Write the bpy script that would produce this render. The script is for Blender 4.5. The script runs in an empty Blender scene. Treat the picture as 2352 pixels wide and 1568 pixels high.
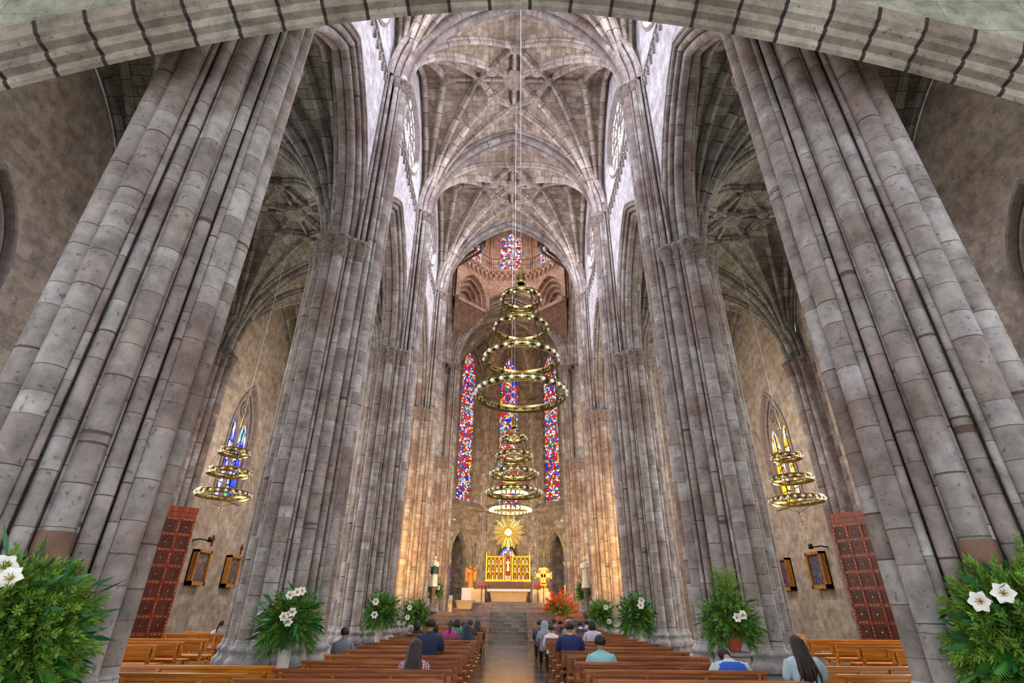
import bpy, math, random
import numpy as np
from mathutils import Matrix, Vector
PI = math.pi
SC = bpy.context.scene
COL = SC.collection
# ------------------------------------------------------------------ camera
cam_d = bpy.data.cameras.new('camera'); cam = bpy.data.objects.new('camera', cam_d); COL.objects.link(cam)
cam_d.sensor_width = 36; cam_d.lens = 36 * 1169.66 / 2352; cam_d.clip_start = 0.05; cam_d.clip_end = 300
Mx = Matrix(((0.9998994, -0.0122976, -0.0070748, 0), (-0.0119397, -0.4600384, -0.8878187, 0),
             (0.0076633, 0.8878138, -0.4601389, 0), (0, 0, 0, 1)))
cam.matrix_world = Matrix.Translation((0, 0, 1.5)) @ Mx
SC.camera = cam
XC = 0.13                                   # nave axis
YP = [5.7, 12.18, 19.09, 25.99]             # pier rows
YF = 36.2                                   # far crossing arch
# ------------------------------------------------------------------ world, exposure, lights
SC.view_settings.view_transform = 'Standard'; SC.view_settings.look = 'None'
SC.view_settings.exposure = 0.0; SC.view_settings.gamma = 1.0; SC.view_settings.use_curve_mapping = False
w = bpy.data.worlds.new('World'); SC.world = w; w.use_nodes = True
w.node_tree.nodes['Background'].inputs[0].default_value = (0.80, 0.86, 1.0, 1)
w.node_tree.nodes['Background'].inputs[1].default_value = 0.9

def area(name, loc, target, sx, sy, power, color):
    l = bpy.data.lights.new(name, 'AREA'); l.shape = 'RECTANGLE'; l.size = sx; l.size_y = sy
    l.energy = power; l.color = color
    o = bpy.data.objects.new(name, l); COL.objects.link(o); o.location = loc
    d = Vector(target) - Vector(loc); o.rotation_euler = d.to_track_quat('-Z', 'Y').to_euler()
    return o
def point(name, loc, power, color, r=0.4):
    l = bpy.data.lights.new(name, 'POINT'); l.energy = power; l.color = color; l.shadow_soft_size = r
    o = bpy.data.objects.new(name, l); COL.objects.link(o); o.location = loc
    return o
LAV = (0.88, 0.86, 1.0); NEU = (1.0, 0.97, 0.93); WARM = (1.0, 0.50, 0.12)
def point(name, loc, power, color, r=0.4):
    l = bpy.data.lights.new(name, 'POINT'); l.energy = power; l.color = color; l.shadow_soft_size = r
    o = bpy.data.objects.new(name, l); COL.objects.link(o); o.location = loc
    return o
def spot(name, loc, target, power, color, ang=70, r=.15):
    l = bpy.data.lights.new(name, 'SPOT'); l.energy = power; l.color = color; l.spot_size = math.radians(ang); l.spot_blend = .6; l.shadow_soft_size = r
    o = bpy.data.objects.new(name, l); COL.objects.link(o); o.location = loc
    o.rotation_euler = (Vector(target) - Vector(loc)).to_track_quat('-Z', 'Y').to_euler(); return o
for s in (-1, 1):
    for i, y in enumerate((8.94, 15.6, 22.5)):          # daylight of the clerestory roses
        area('rose_daylight', (XC + s * 4.35, y, 20.0), (XC - s * 3.5, y + 0.5, 14.0), 2.6, 2.6, 820, LAV)
    for i, y in enumerate((8.94, 15.6, 22.5)):          # daylight of the aisle windows
        area('aisle_daylight', (XC + s * 11.85, y, 7.8), (XC + s * 3, y, 6.5), 1.9, 4.5, (230, 380, 520)[i], (1.0, .80, .58) if i == 2 else NEU)
    area('side_door_daylight', (XC + s * 11.95, 15.7, 2.2), (XC + s * 3.5, 12.5, 1.5), 2.6, 3.8, 420, (1.0, .98, .95))
    area('porch_daylight', (XC + s * 11.9, 0.0, 3.2), (XC + s * 4.5, 6.5, 1.5), 4.0, 4.0, 520, (0.96, 0.98, 1.0))
    area('transept_daylight', (XC + s * 11.5, 31.0, 12.0), (XC - s * 2, 31.0, 9.0), 5, 8, 600, NEU)
    area('drum_daylight', (XC + s * 3.3, 31.1, 28.5), (XC - s * 2.5, 31.5, 22.0), 2.5, 2.0, 380, (1, .88, .82))
    spot('pier_spotlight', (XC + s * 4.5, 20.6, 2.6), (XC + s * 4.3, 26.0, 5.5), 2300, WARM, 95)
    spot('pier_spotlight', (XC + s * 4.5, 27.6, 3.4), (XC + s * 4.3, 36.0, 6.5), 2800, WARM, 80)
    area('apse_flood', (XC + s * 4.2, 37.2, 5.0), (XC - s * 1.0, 44, 7.0), .8, .8, 300, (1.0, 0.78, 0.48))
area('apse_daylight', (XC, 43.2, 14.0), (XC, 36.0, 12.0), 1.6, 10, 260, (1, .93, .9))
for s in (-1, 1): point('aisle_fill', (XC + s * 8.3, 21.6, 7.5), 420, (1.0, .80, .60), .25)  # unseen warm fill added behind the piers to brighten the aisle walls
area('west_fill', (XC, -6.0, 5.0), (XC, 16, 7.0), 9, 7, 620, (0.95, 0.97, 1.0))  # soft fill light added behind the camera; no window stands there
spot('altar_spotlight', (XC, 27.0, 16.5), (XC, 37.0, 2.5), 900, (1.0, .92, .78), 30, .3)

# ------------------------------------------------------------------ mesh builder
class MB:
    def __init__(s):
        s.v = []; s.nv = 0; s.loops = []; s.tot = []; s.uv = []; s.m = []; s.sm = []
    def quads(s, P, F, UV, mat=0, smooth=True):
        P = np.asarray(P, float).reshape(-1, 3); F = np.asarray(F, int); k = F.shape[1]
        s.v.append(P); s.loops.append((F + s.nv).ravel()); s.nv += len(P)
        s.tot.append(np.full(len(F), k)); s.uv.append(np.asarray(UV, float).reshape(-1, 2))
        s.m.append(np.full(len(F), mat)); s.sm.append(np.full(len(F), smooth))
    def grid(s, P, UV=None, smooth=True, mat=0, flip=False):
        P = np.asarray(P, float); n, m = P.shape[:2]
        idx = np.arange(n * m).reshape(n, m)
        a, b, c, d = idx[:-1, :-1], idx[:-1, 1:], idx[1:, 1:], idx[1:, :-1]
        F = np.stack([a, b, c, d] if not flip else [d, c, b, a], -1).reshape(-1, 4)
        if UV is None:
            du = np.zeros((n, m)); dv = np.zeros((n, m))
            du[:, 1:] = np.cumsum(np.linalg.norm(np.diff(P, axis=1), axis=2), 1)
            dv[1:] = np.cumsum(np.linalg.norm(np.diff(P, axis=0), axis=2), 0)
            UV = np.stack([du, dv], -1)
        UV = np.asarray(UV, float).reshape(-1, 2)
        s.quads(P.reshape(-1, 3), F, UV[F.ravel()], mat, smooth)
    def poly(s, P, mat=0, uv=None, smooth=False):
        P = np.asarray(P, float); n = len(P)
        if uv is None:
            nr = np.zeros(3)
            for i in range(n): nr += np.cross(P[i], P[(i + 1) % n])
            a = int(np.argmax(np.abs(nr)))
            uv = P[:, [(1, 2), (0, 2), (0, 1)][a]]
        s.quads(P, [list(range(n))], uv, mat, smooth)
    def box(s, c, d, mat=0, rz=0.0, taper=1.0, M=None):
        x, y, z = [q / 2 for q in d]; t = taper
        V = np.array([(-x, -y, -z), (x, -y, -z), (x, y, -z), (-x, y, -z), (-x * t, -y * t, z), (x * t, -y * t, z), (x * t, y * t, z), (-x * t, y * t, z)])
        U = {0: (0, 1), 1: (0, 2), 2: (1, 2)}
        F = [((0, 3, 2, 1), 0), ((4, 5, 6, 7), 0), ((0, 1, 5, 4), 1), ((2, 3, 7, 6), 1), ((1, 2, 6, 5), 2), ((3, 0, 4, 7), 2)]
        UV = []
        for f, k in F: UV += [(V[i][U[k][0]], V[i][U[k][1]]) for i in f]
        UV = np.array(UV) + np.array([c[0] + c[1], c[2]])
        if M is not None: V = V @ np.array(M).T
        if rz:
            cz, sz = math.cos(rz), math.sin(rz); V = V @ np.array([[cz, sz, 0], [-sz, cz, 0], [0, 0, 1]])
        s.quads(V + np.array(c), [f for f, k in F], UV, mat, False)
    def tube(s, P, r, seg=10, ref=(1, 0, 0), mat=0, k=0.0, v0=0.0, cap=False, smooth=True, su=1.0):
        P = np.asarray(P, float); n = len(P); T = np.gradient(P, axis=0)
        T /= np.linalg.norm(T, axis=1)[:, None] + 1e-12
        ref = np.array(ref, float); A = ref - (T @ ref)[:, None] * T
        A /= np.linalg.norm(A, axis=1)[:, None] + 1e-12; B = np.cross(T, A)
        r = np.broadcast_to(np.asarray(r, float), (n,)); th = np.linspace(0, 2 * PI, seg + 1)
        G = P[:, None] + r[:, None, None] * (np.cos(th)[None, :, None] * A[:, None] + np.sin(th)[None, :, None] * B[:, None])
        L = np.concatenate([[0], np.cumsum(np.linalg.norm(np.diff(P, axis=0), axis=1))]) + v0
        tri = 1 - np.abs(np.linspace(-1, 1, seg + 1))
        UV = np.stack([np.broadcast_to(k + .2 + .6 * tri * su, (n, seg + 1)), np.broadcast_to(L[:, None], (n, seg + 1))], -1)
        s.grid(G, UV, smooth, mat)
        if cap:
            s.poly(G[0, :-1][::-1], mat); s.poly(G[-1, :-1], mat)
    def lathe(s, prof, c=(0, 0, 0), seg=16, mat=0, smooth=True, bump=0.0, nb=8, sx=1.0, sy=1.0):
        pr = np.array(prof, float); th = np.linspace(0, 2 * PI, seg + 1)
        R = pr[:, 0][:, None] * (1 + bump * np.sin(nb * th)[None, :])
        G = np.stack([c[0] + sx * R * np.cos(th), c[1] + sy * R * np.sin(th), np.broadcast_to(c[2] + pr[:, 1][:, None], R.shape)], -1)
        s.grid(G, None, smooth, mat)
    def sphere(s, c, r, seg=12, mat=0, sc=(1, 1, 1)):
        ph = np.linspace(-PI / 2, PI / 2, max(4, seg // 2 + 1)); th = np.linspace(0, 2 * PI, seg + 1)
        G = np.stack([c[0] + r * sc[0] * np.cos(ph)[:, None] * np.cos(th), c[1] + r * sc[1] * np.cos(ph)[:, None] * np.sin(th),
                      np.broadcast_to(c[2] + r * sc[2] * np.sin(ph)[:, None], (len(ph), len(th)))], -1)
        s.grid(G, None, True, mat)
    def mesh(s, name, mats):
        me = bpy.data.meshes.new(name)
        V = np.concatenate(s.v); L = np.concatenate(s.loops); T = np.concatenate(s.tot)
        me.vertices.add(len(V)); me.vertices.foreach_set('co', V.ravel())
        me.loops.add(len(L)); me.loops.foreach_set('vertex_index', L.astype(np.int32))
        me.polygons.add(len(T)); st = np.concatenate([[0], np.cumsum(T)[:-1]]).astype(np.int32)
        me.polygons.foreach_set('loop_start', st); me.polygons.foreach_set('loop_total', T.astype(np.int32))
        me.polygons.foreach_set('material_index', np.concatenate(s.m).astype(np.int32))
        me.polygons.foreach_set('use_smooth', np.concatenate(s.sm).astype(bool))
        uv = me.uv_layers.new(name='UVMap'); uv.data.foreach_set('uv', np.concatenate(s.uv).ravel())
        if not isinstance(mats, (list, tuple)): mats = [mats]
        for m in mats: me.materials.append(m)
        me.update(calc_edges=True); me.validate()
        return me
    def build(s, name, mats, parent=None, loc=(0, 0, 0), rz=0.0, **props):
        o = bpy.data.objects.new(name, s.mesh(name, mats)); COL.objects.link(o)
        o.location = loc; o.rotation_euler = (0, 0, rz)
        if parent is not None: o.parent = parent
        for k, v in props.items(): o[k] = v
        return o
def struct(mb, name, mats, loc=None):
    return mb.build(name, mats, loc=(XC, 0, 0) if loc is None else loc, kind='structure')
def thing(name, label, cat, loc=(0, 0, 0), rz=0.0, group=None):
    o = bpy.data.objects.new(name, None); COL.objects.link(o); o.location = loc; o.rotation_euler = (0, 0, rz)
    o.empty_display_size = .1; o['label'] = label; o['category'] = cat
    if group: o['group'] = group
    return o
def dup(o, parent=None, loc=None, rz=None, label=None, group=None):
    c = o.copy(); COL.objects.link(c)
    if parent is not None: c.parent = parent
    for ch in list(o.children): dup(ch, c)
    if loc is not None: c.location = loc
    if rz is not None: c.rotation_euler = (0, 0, rz)
    if label: c['label'] = label
    if group: c['group'] = group
    return c
rnd = random.Random(7)
# ------------------------------------------------------------------ materials
def s2l(c): return tuple((x / 255 / 12.92) if x / 255 <= .04045 else ((x / 255 + .055) / 1.055) ** 2.4 for x in c)
def nmat(name):
    m = bpy.data.materials.new(name); m.use_nodes = True; nt = m.node_tree; nt.nodes.clear()
    out = nt.nodes.new('ShaderNodeOutputMaterial'); b = nt.nodes.new('ShaderNodeBsdfPrincipled')
    nt.links.new(b.outputs[0], out.inputs[0]); return m, nt, b
def N(nt, t, **kw):
    n = nt.nodes.new('ShaderNode' + t)
    for k, v in kw.items():
        if k.startswith('_'): n.inputs[k[1:]].default_value = v
        else: setattr(n, k, v)
    return n
def ramp(nt, stops, interp='LINEAR'):
    r = nt.nodes.new('ShaderNodeValToRGB'); r.color_ramp.interpolation = interp; e = r.color_ramp.elements
    while len(e) < len(stops): e.new(.5)
    for q, (p, c) in zip(e, stops): q.position = p; q.color = (*s2l(c), 1)
    return r
def mix(nt, fac, a, b, mode='MIX'):
    n = nt.nodes.new('ShaderNodeMix'); n.data_type = 'RGBA'; n.blend_type = mode
    for sock, v in ((n.inputs[0], fac), (n.inputs[6], a), (n.inputs[7], b)):
        if hasattr(v, 'links'): nt.links.new(v, sock)
        elif isinstance(v, (int, float)): sock.default_value = v
        else: sock.default_value = (*v, 1)
    return n.outputs[2]
def stone(name, cols, bw, bh, off=.5, mortar=.012, mcol=(70, 58, 52), patch=(112, 92, 88), pamt=.55, bump=.35, rough=.88, warp=0.0, pits=.5, pscale=.45):
    m, nt, b = nmat(name); L = nt.links.new
    uv = N(nt, 'UVMap'); vec = uv.outputs[0]; tc = N(nt, 'TexCoord')
    if warp:
        sp = N(nt, 'SeparateXYZ'); L(vec, sp.inputs[0])
        nz = N(nt, 'TexNoise', _Scale=1.3); nz.noise_dimensions = '2D'
        fl = N(nt, 'Math', operation='FLOOR'); L(sp.outputs[0], fl.inputs[0])
        cb = N(nt, 'CombineXYZ'); sc_ = N(nt, 'Math', operation='MULTIPLY'); sc_.inputs[1].default_value = 3.7; L(fl.outputs[0], sc_.inputs[0])
        L(sc_.outputs[0], cb.inputs[0]); L(sp.outputs[1], cb.inputs[1]); L(cb.outputs[0], nz.inputs['Vector'])
        ml = N(nt, 'Math', operation='MULTIPLY_ADD'); ml.inputs[1].default_value = warp; L(nz.outputs[0], ml.inputs[0]); L(sp.outputs[1], ml.inputs[2])
        c2 = N(nt, 'CombineXYZ'); L(sp.outputs[0], c2.inputs[0]); L(ml.outputs[0], c2.inputs[1]); vec = c2.outputs[0]
    br = N(nt, 'TexBrick', offset=off, _Scale=1.0); br.inputs['Color1'].default_value = (0, 0, 0, 1); br.inputs['Color2'].default_value = (1, 1, 1, 1)
    br.inputs['Mortar'].default_value = (.5, .5, .5, 1); br.inputs['Mortar Size'].default_value = mortar; br.inputs['Mortar Smooth'].default_value = .3
    br.inputs['Brick Width'].default_value = bw; br.inputs['Row Height'].default_value = bh; L(vec, br.inputs['Vector'])
    rp = ramp(nt, [(i / (len(cols) - 1), c) for i, c in enumerate(cols)]); L(br.outputs[0], rp.inputs[0])
    n1 = N(nt, 'TexNoise', _Scale=pscale, _Detail=3.0, _Roughness=.55); L(tc.outputs['Object'], n1.inputs['Vector'])
    r1 = N(nt, 'MapRange'); r1.inputs[1].default_value = .48; r1.inputs[2].default_value = .66; r1.inputs[4].default_value = pamt; L(n1.outputs[0], r1.inputs[0])
    c = mix(nt, r1.outputs[0], rp.outputs[0], s2l(patch))
    n2 = N(nt, 'TexNoise', _Scale=3.2, _Detail=6.0, _Roughness=.7); L(tc.outputs['Object'], n2.inputs['Vector'])
    r2 = N(nt, 'MapRange'); r2.inputs[1].default_value = .3; r2.inputs[2].default_value = .72; r2.inputs[3].default_value = .50; r2.inputs[4].default_value = 1.42; L(n2.outputs[0], r2.inputs[0])
    c = mix(nt, 1.0, c, r2.outputs[0], 'MULTIPLY')
    n3 = N(nt, 'TexNoise', _Scale=15.0, _Detail=2.0, _Roughness=.5); L(tc.outputs['Object'], n3.inputs['Vector'])
    r3 = N(nt, 'MapRange'); r3.inputs[1].default_value = .64; r3.inputs[2].default_value = .72; r3.inputs[4].default_value = pits; L(n3.outputs[0], r3.inputs[0])
    c = mix(nt, r3.outputs[0], c, s2l((62, 50, 45)))
    c = mix(nt, br.outputs['Fac'], c, s2l(mcol))
    L(c, b.inputs['Base Color']); b.inputs['Roughness'].default_value = rough
    if bump:
        h = N(nt, 'Math', operation='MULTIPLY_ADD'); h.inputs[1].default_value = -1.5; L(br.outputs['Fac'], h.inputs[0]); L(n2.outputs[0], h.inputs[2])
        h2 = N(nt, 'Math', operation='MULTIPLY_ADD'); h2.inputs[1].default_value = -.8; L(r3.outputs[0], h2.inputs[0]); L(h.outputs[0], h2.inputs[2])
        bp = N(nt, 'Bump', _Strength=bump, _Distance=.02); L(h2.outputs[0], bp.inputs['Height']); L(bp.outputs[0], b.inputs['Normal'])
    return m
def plain(name, col, rough=.5, metal=0.0, noise=0.0, nscale=8.0, bump=0.0, emit=None, es=1.0, spec=None, stretch=None, sheen=0):
    m, nt, b = nmat(name); b.inputs['Base Color'].default_value = (*s2l(col), 1); b.inputs['Roughness'].default_value = rough
    b.inputs['Metallic'].default_value = metal
    if noise or bump:
        tc = N(nt, 'TexCoord'); src = tc.outputs['Object']
        if stretch:
            mp = N(nt, 'Mapping'); mp.inputs['Scale'].default_value = stretch; nt.links.new(src, mp.inputs[0]); src = mp.outputs[0]
        n = N(nt, 'TexNoise', _Scale=nscale, _Detail=5.0); nt.links.new(src, n.inputs['Vector'])
        if noise:
            r = N(nt, 'MapRange'); r.inputs[1].default_value = .3; r.inputs[2].default_value = .7; r.inputs[3].default_value = 1 - noise; r.inputs[4].default_value = 1 + noise
            nt.links.new(n.outputs[0], r.inputs[0]); nt.links.new(mix(nt, 1.0, s2l(col), r.outputs[0], 'MULTIPLY'), b.inputs['Base Color'])
        if bump:
            bp = N(nt, 'Bump', _Strength=bump, _Distance=.01); nt.links.new(n.outputs[0], bp.inputs['Height']); nt.links.new(bp.outputs[0], b.inputs['Normal'])
    if emit: b.inputs['Emission Color'].default_value = (*s2l(emit), 1); b.inputs['Emission Strength'].default_value = es
    if spec is not None: b.inputs['Specular IOR Level'].default_value = spec
    return m
def glass(name, stops, scale=(5.0, 5.0), es=1.6, lead=.05, base=(10, 10, 12)):
    """stained glass: leaded cells of plain colours, lit by the sky behind"""
    m, nt, b = nmat(name); L = nt.links.new; uv = N(nt, 'UVMap')
    mp = N(nt, 'Mapping'); mp.inputs['Scale'].default_value = (scale[0], scale[1], 1); L(uv.outputs[0], mp.inputs[0])
    v1 = N(nt, 'TexVoronoi', voronoi_dimensions='2D', _Scale=1.0); L(mp.outputs[0], v1.inputs['Vector'])
    v2 = N(nt, 'TexVoronoi', voronoi_dimensions='2D', feature='DISTANCE_TO_EDGE', _Scale=1.0); L(mp.outputs[0], v2.inputs['Vector'])
    sp = N(nt, 'SeparateColor'); L(v1.outputs['Color'], sp.inputs[0])
    big = N(nt, 'TexNoise', _Scale=.9, _Detail=1.0); L(uv.outputs[0], big.inputs['Vector'])
    ad = N(nt, 'Math', operation='MULTIPLY_ADD'); ad.inputs[1].default_value = 1.3; L(big.outputs[0], ad.inputs[0])
    sb = N(nt, 'Math', operation='MULTIPLY_ADD'); sb.inputs[1].default_value = .75; sb.inputs[2].default_value = -.52; L(sp.outputs[0], sb.inputs[0]); L(sb.outputs[0], ad.inputs[2])
    rp = ramp(nt, stops, 'CONSTANT'); L(ad.outputs[0], rp.inputs[0])
    lt = N(nt, 'Math', operation='LESS_THAN'); lt.inputs[1].default_value = lead; L(v2.outputs[0], lt.inputs[0])
    c = mix(nt, lt.outputs[0], rp.outputs[0], s2l((8, 8, 12)))
    b.inputs['Base Color'].default_value = (*s2l(base), 1); b.inputs['Roughness'].default_value = .3
    L(c, b.inputs['Emission Color']); b.inputs['Emission Strength'].default_value = es
    return m
GREYS = [(132, 121, 114), (148, 140, 134), (158, 152, 147), (170, 165, 161), (141, 127, 120), (154, 144, 136), (138, 130, 125)]
M_SHAFT = stone('shaft_stone', GREYS, 1.0, .40, off=0, mortar=.006, mcol=(92, 72, 62), patch=(120, 100, 92), pamt=.85, warp=.9, bump=.65, pscale=.6)
M_WALL = stone('wall_stone', [(160, 150, 138), (176, 166, 154), (168, 156, 142), (184, 175, 164), (150, 141, 131)], .75, .36, mortar=.005, mcol=(150, 140, 132), pamt=.25, bump=.22)
M_CLER = stone('lit_clerestory_stone', [(196, 194, 198), (205, 203, 206), (188, 184, 188), (210, 208, 210)], .9, .42, mortar=.005, mcol=(160, 156, 158), pamt=.15, bump=.15, patch=(150, 140, 142))  # same stone as the walls, strong window light put into the paler colour
M_VAULT = stone('vault_stone', [(140, 124, 104), (160, 144, 122), (180, 166, 144), (150, 132, 110), (168, 154, 134), (190, 178, 158), (146, 130, 112)], .50, .25, mortar=.008, mcol=(96, 84, 74), pamt=.35, bump=.25)
M_RIB = stone('rib_stone', [(150, 136, 122), (176, 162, 148), (192, 182, 170), (160, 144, 130)], 1.0, .62, off=0, mortar=.014, mcol=(66, 54, 50), pamt=.4, bump=.25, warp=.4)
M_VAULTA = stone('aisle_vault_stone', [(112, 112, 100), (132, 132, 118), (148, 148, 136), (122, 120, 108), (160, 160, 150)], .55, .28, mortar=.010, mcol=(64, 60, 52), pamt=.3, bump=.25, patch=(96, 94, 84))
M_RIBA = stone('aisle_rib_stone', [(116, 114, 106), (140, 138, 130), (156, 152, 146), (104, 102, 96)], 1.0, .5, off=0, mortar=.014, mcol=(60, 54, 48), pamt=.4, bump=.25, warp=.4)
M_BRICK = stone('drum_stone', [(160, 128, 112), (178, 146, 130), (168, 138, 124), (186, 158, 142)], .6, .3, mortar=.006, mcol=(130, 100, 88), patch=(132, 108, 96), pamt=.4, bump=.2)
M_APSE = stone('apse_stone', [(120, 110, 100), (138, 128, 118), (150, 140, 128), (112, 100, 92), (128, 122, 112)], .6, .34, mortar=.008, mcol=(90, 80, 72), pamt=.4, bump=.2)
M_GREEN = stone('loft_stone', [(152, 152, 130), (168, 168, 146), (146, 144, 122), (176, 176, 154)], 1.1, .62, mortar=.006, mcol=(120, 112, 92), patch=(136, 132, 112), pamt=.3, bump=.3)
M_LARCH = stone('loft_arch_stone', [(130, 118, 102), (156, 145, 127), (140, 128, 112), (164, 155, 138)], 1.0, .56, off=0, mortar=.028, mcol=(44, 38, 32), patch=(112, 100, 86), pamt=.5, bump=.4)
M_BASE = stone('base_stone', [(150, 148, 148), (166, 164, 164), (140, 138, 138)], 1.0, .5, off=0, mortar=.006, mcol=(110, 106, 104), patch=(120, 112, 108), pamt=.4, bump=.2, rough=.7)
M_CARVE = plain('carved_stone', (118, 106, 98), .9, noise=.45, nscale=9, bump=1.0)
M_BROWN = plain('patched_stone', (120, 92, 76), .9, noise=.3, nscale=5, bump=.4)
M_LEAD = plain('window_lead', (30, 28, 30), .6)
M_MULL = plain('tracery_stone', (140, 130, 124), .9, noise=.25, nscale=6, bump=.4)
RED_BLUE = [(0.0, (20, 60, 190)), (.12, (225, 232, 240)), (.24, (210, 24, 12)), (.40, (30, 90, 205)), (.5, (235, 40, 16)), (.6, (245, 240, 215)), (.68, (245, 160, 30)), (.78, (80, 165, 215)), (.86, (215, 30, 15)), (.95, (50, 130, 70))]
G_APSE = glass('apse_glass', RED_BLUE, (5.2, 4.6), 1.5, .10)
G_DRUM = glass('drum_glass', [(0.0, (60, 110, 220)), (.2, (252, 250, 252)), (.36, (230, 40, 30)), (.5, (255, 252, 250)), (.62, (220, 30, 25)), (.74, (110, 150, 235)), (.84, (250, 215, 70)), (.92, (255, 255, 255))], (5.4, 5.0), 1.6, .09)
G_BLUE = glass('blue_glass', [(0.0, (40, 70, 240)), (.2, (200, 215, 255)), (.36, (70, 90, 250)), (.5, (255, 255, 255)), (.62, (60, 60, 220)), (.74, (170, 180, 255)), (.86, (90, 200, 120)), (.92, (120, 70, 220))], (3.4, 1.5), 2.0, .05)
G_GOLD = glass('amber_glass', [(0.0, (255, 190, 30)), (.2, (255, 235, 150)), (.36, (250, 160, 10)), (.5, (255, 250, 235)), (.62, (255, 200, 60)), (.76, (225, 240, 250)), (.84, (250, 170, 20)), (.93, (190, 60, 160))], (3.4, 1.5), 2.0, .05)
G_ROSE = glass('rose_glass', [(0.0, (235, 235, 255)), (.3, (255, 255, 255)), (.5, (225, 215, 245)), (.7, (250, 245, 255)), (.85, (215, 205, 240))], (3.0, 3.0), 2.4, .04)
G_DEEP = glass('ambulatory_glass', [(0.0, (25, 30, 190)), (.2, (60, 80, 240)), (.36, (200, 30, 60)), (.46, (30, 40, 210)), (.6, (235, 235, 255)), (.7, (40, 40, 200)), (.86, (220, 40, 40)), (.93, (60, 90, 240))], (5.0, 3.4), 1.6, .06)
# ------------------------------------------------------------------ pointed arch helpers
def pz(d, a, h):
    d = np.minimum(np.abs(d), a); R = (a * a + h * h) / (2 * a)
    return np.sqrt(np.maximum(0, R * R - (d + R - a) ** 2))
def arch_sweep(mb, a, h, prof, fn, n=22, mat=0, k=None, smooth=False, drop=0.0):
    """prof: (s, d) with s across the wall, d outward from the intrados; fn(x, s, z) -> xyz; both halves; drop adds straight jambs"""
    R = (a * a + h * h) / (2 * a); c = R - a
    k = rnd.randint(0, 900) if k is None else k
    m = len(prof)
    for sg in (-1, 1):
        G = np.zeros((n + (1 if drop else 0), m, 3)); UV = np.zeros((G.shape[0], m, 2))
        for j, (s_, d) in enumerate(prof):
            r = R + d; tm = math.acos(min(1, c / r)); th = np.linspace(0, tm, n)
            x = sg * (r * np.cos(th) - c); z = r * np.sin(th)
            if drop: x = np.concatenate([[x[0]], x]); z = np.concatenate([[-drop], z])
            for i in range(len(x)): G[i, j] = fn(x[i], s_, z[i])
            vv = R * th
            if drop: vv = np.concatenate([[-drop], vv])
            tri = 1 - abs(2 * j / max(1, m - 1) - 1)
            UV[:, j, 0] = k + .2 + .6 * tri; UV[:, j, 1] = vv + (3.0 if sg > 0 else 0)
        mb.grid(G, UV, smooth, mat)
def circ(s0, d0, r, n=9):
    return [(s0 + r * math.cos(t), d0 + r * math.sin(t)) for t in np.linspace(0, 2 * PI, n)]
def plate(mb, us, zb, zt, holes, fn, mat=0, flip=False):
    """wall plate over parameter u with vertical extents zb(u)..zt(u); holes: (u0,u1,lo(u),hi(u)); fn(u,z)->xyz"""
    us = sorted(set([round(float(u), 5) for u in us] + [round(float(x), 5) for h in holes for x in (h[0], h[1])]))
    for u0, u1 in zip(us[:-1], us[1:]):
        if u1 - u0 < 1e-4: continue
        mid = (u0 + u1) / 2; B = [(zb(u0), zb(u1))]
        for h in sorted([h for h in holes if h[0] <= mid <= h[1]], key=lambda h: h[2](mid)):
            B += [(h[2](u0), h[2](u1)), (h[3](u0), h[3](u1))]
        B.append((zt(u0), zt(u1)))
        for q in range(0, len(B), 2):
            a, b = B[q], B[q + 1]
            P = [fn(u0, a[0]), fn(u1, a[1]), fn(u1, b[1]), fn(u0, b[0])]
            if flip: P = P[::-1]
            UVs = [(u0, a[0]), (u1, a[1]), (u1, b[1]), (u0, b[0])]
            if flip: UVs = UVs[::-1]
            mb.quads(P, [[0, 1, 2, 3]], UVs, mat, False)
def sweep(mb, P, prof, mat=0, k=None, smooth=False, side=None):
    """moulded rib: P path, prof (s, d) with d downwards"""
    P = np.asarray(P, float); T = np.gradient(P, axis=0); T /= np.linalg.norm(T, axis=1)[:, None]
    if side is None:
        h = P[-1] - P[0]; h[2] = 0; h /= np.linalg.norm(h); side = np.array([-h[1], h[0], 0])
    D = np.cross(T, side); D *= np.where(D[:, 2] > 0, -1, 1)[:, None] if abs(D[:, 2]).max() > .01 else 1
    for i in range(1, len(D)):
        if D[i] @ D[i - 1] < 0: D[i] *= -1
    k = rnd.randint(0, 900) if k is None else k
    L = np.concatenate([[0], np.cumsum(np.linalg.norm(np.diff(P, axis=0), axis=1))]); m = len(prof)
    G = np.stack([P + s_ * side + d * D for s_, d in prof], 1)
    tri = 1 - np.abs(np.linspace(-1, 1, m))
    UV = np.stack([np.broadcast_to(k + .2 + .6 * tri, (len(P), m)), np.broadcast_to(L[:, None], (len(P), m))], -1)
    mb.grid(G, UV, smooth, mat)
RIBP = [(-.15, -.04), (-.15, .07), (-.09, .11), (-.085, .19), (-.045, .25), (.045, .25), (.085, .19), (.09, .11), (.15, .07), (.15, -.04)]
def scaled(p, k): return [(a * k, b * k) for a, b in p]
def capital(mb, c, r, z0, h, r2, mat=0, seg=14):
    mb.lathe([(r, z0 - .06), (r * 1.18, z0 - .04), (r * 1.18, z0), (r * 1.02, z0 + .03)], (c[0], c[1], 0), seg, mat)
    pr = []
    for i, t in enumerate(np.linspace(0, 1, 9)):
        pr.append((r + (r2 - r) * t ** 1.6 + (.025 if i % 2 else 0), z0 + .03 + h * .8 * t))
    mb.lathe(pr, (c[0], c[1], 0), 24, mat, bump=.09, nb=7)
    mb.lathe([(r2 * .98, z0 + h * .82), (r2 * 1.08, z0 + h * .86), (r2 * 1.08, z0 + h), (0.01, z0 + h)], (c[0], c[1], 0), seg, mat)
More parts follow.
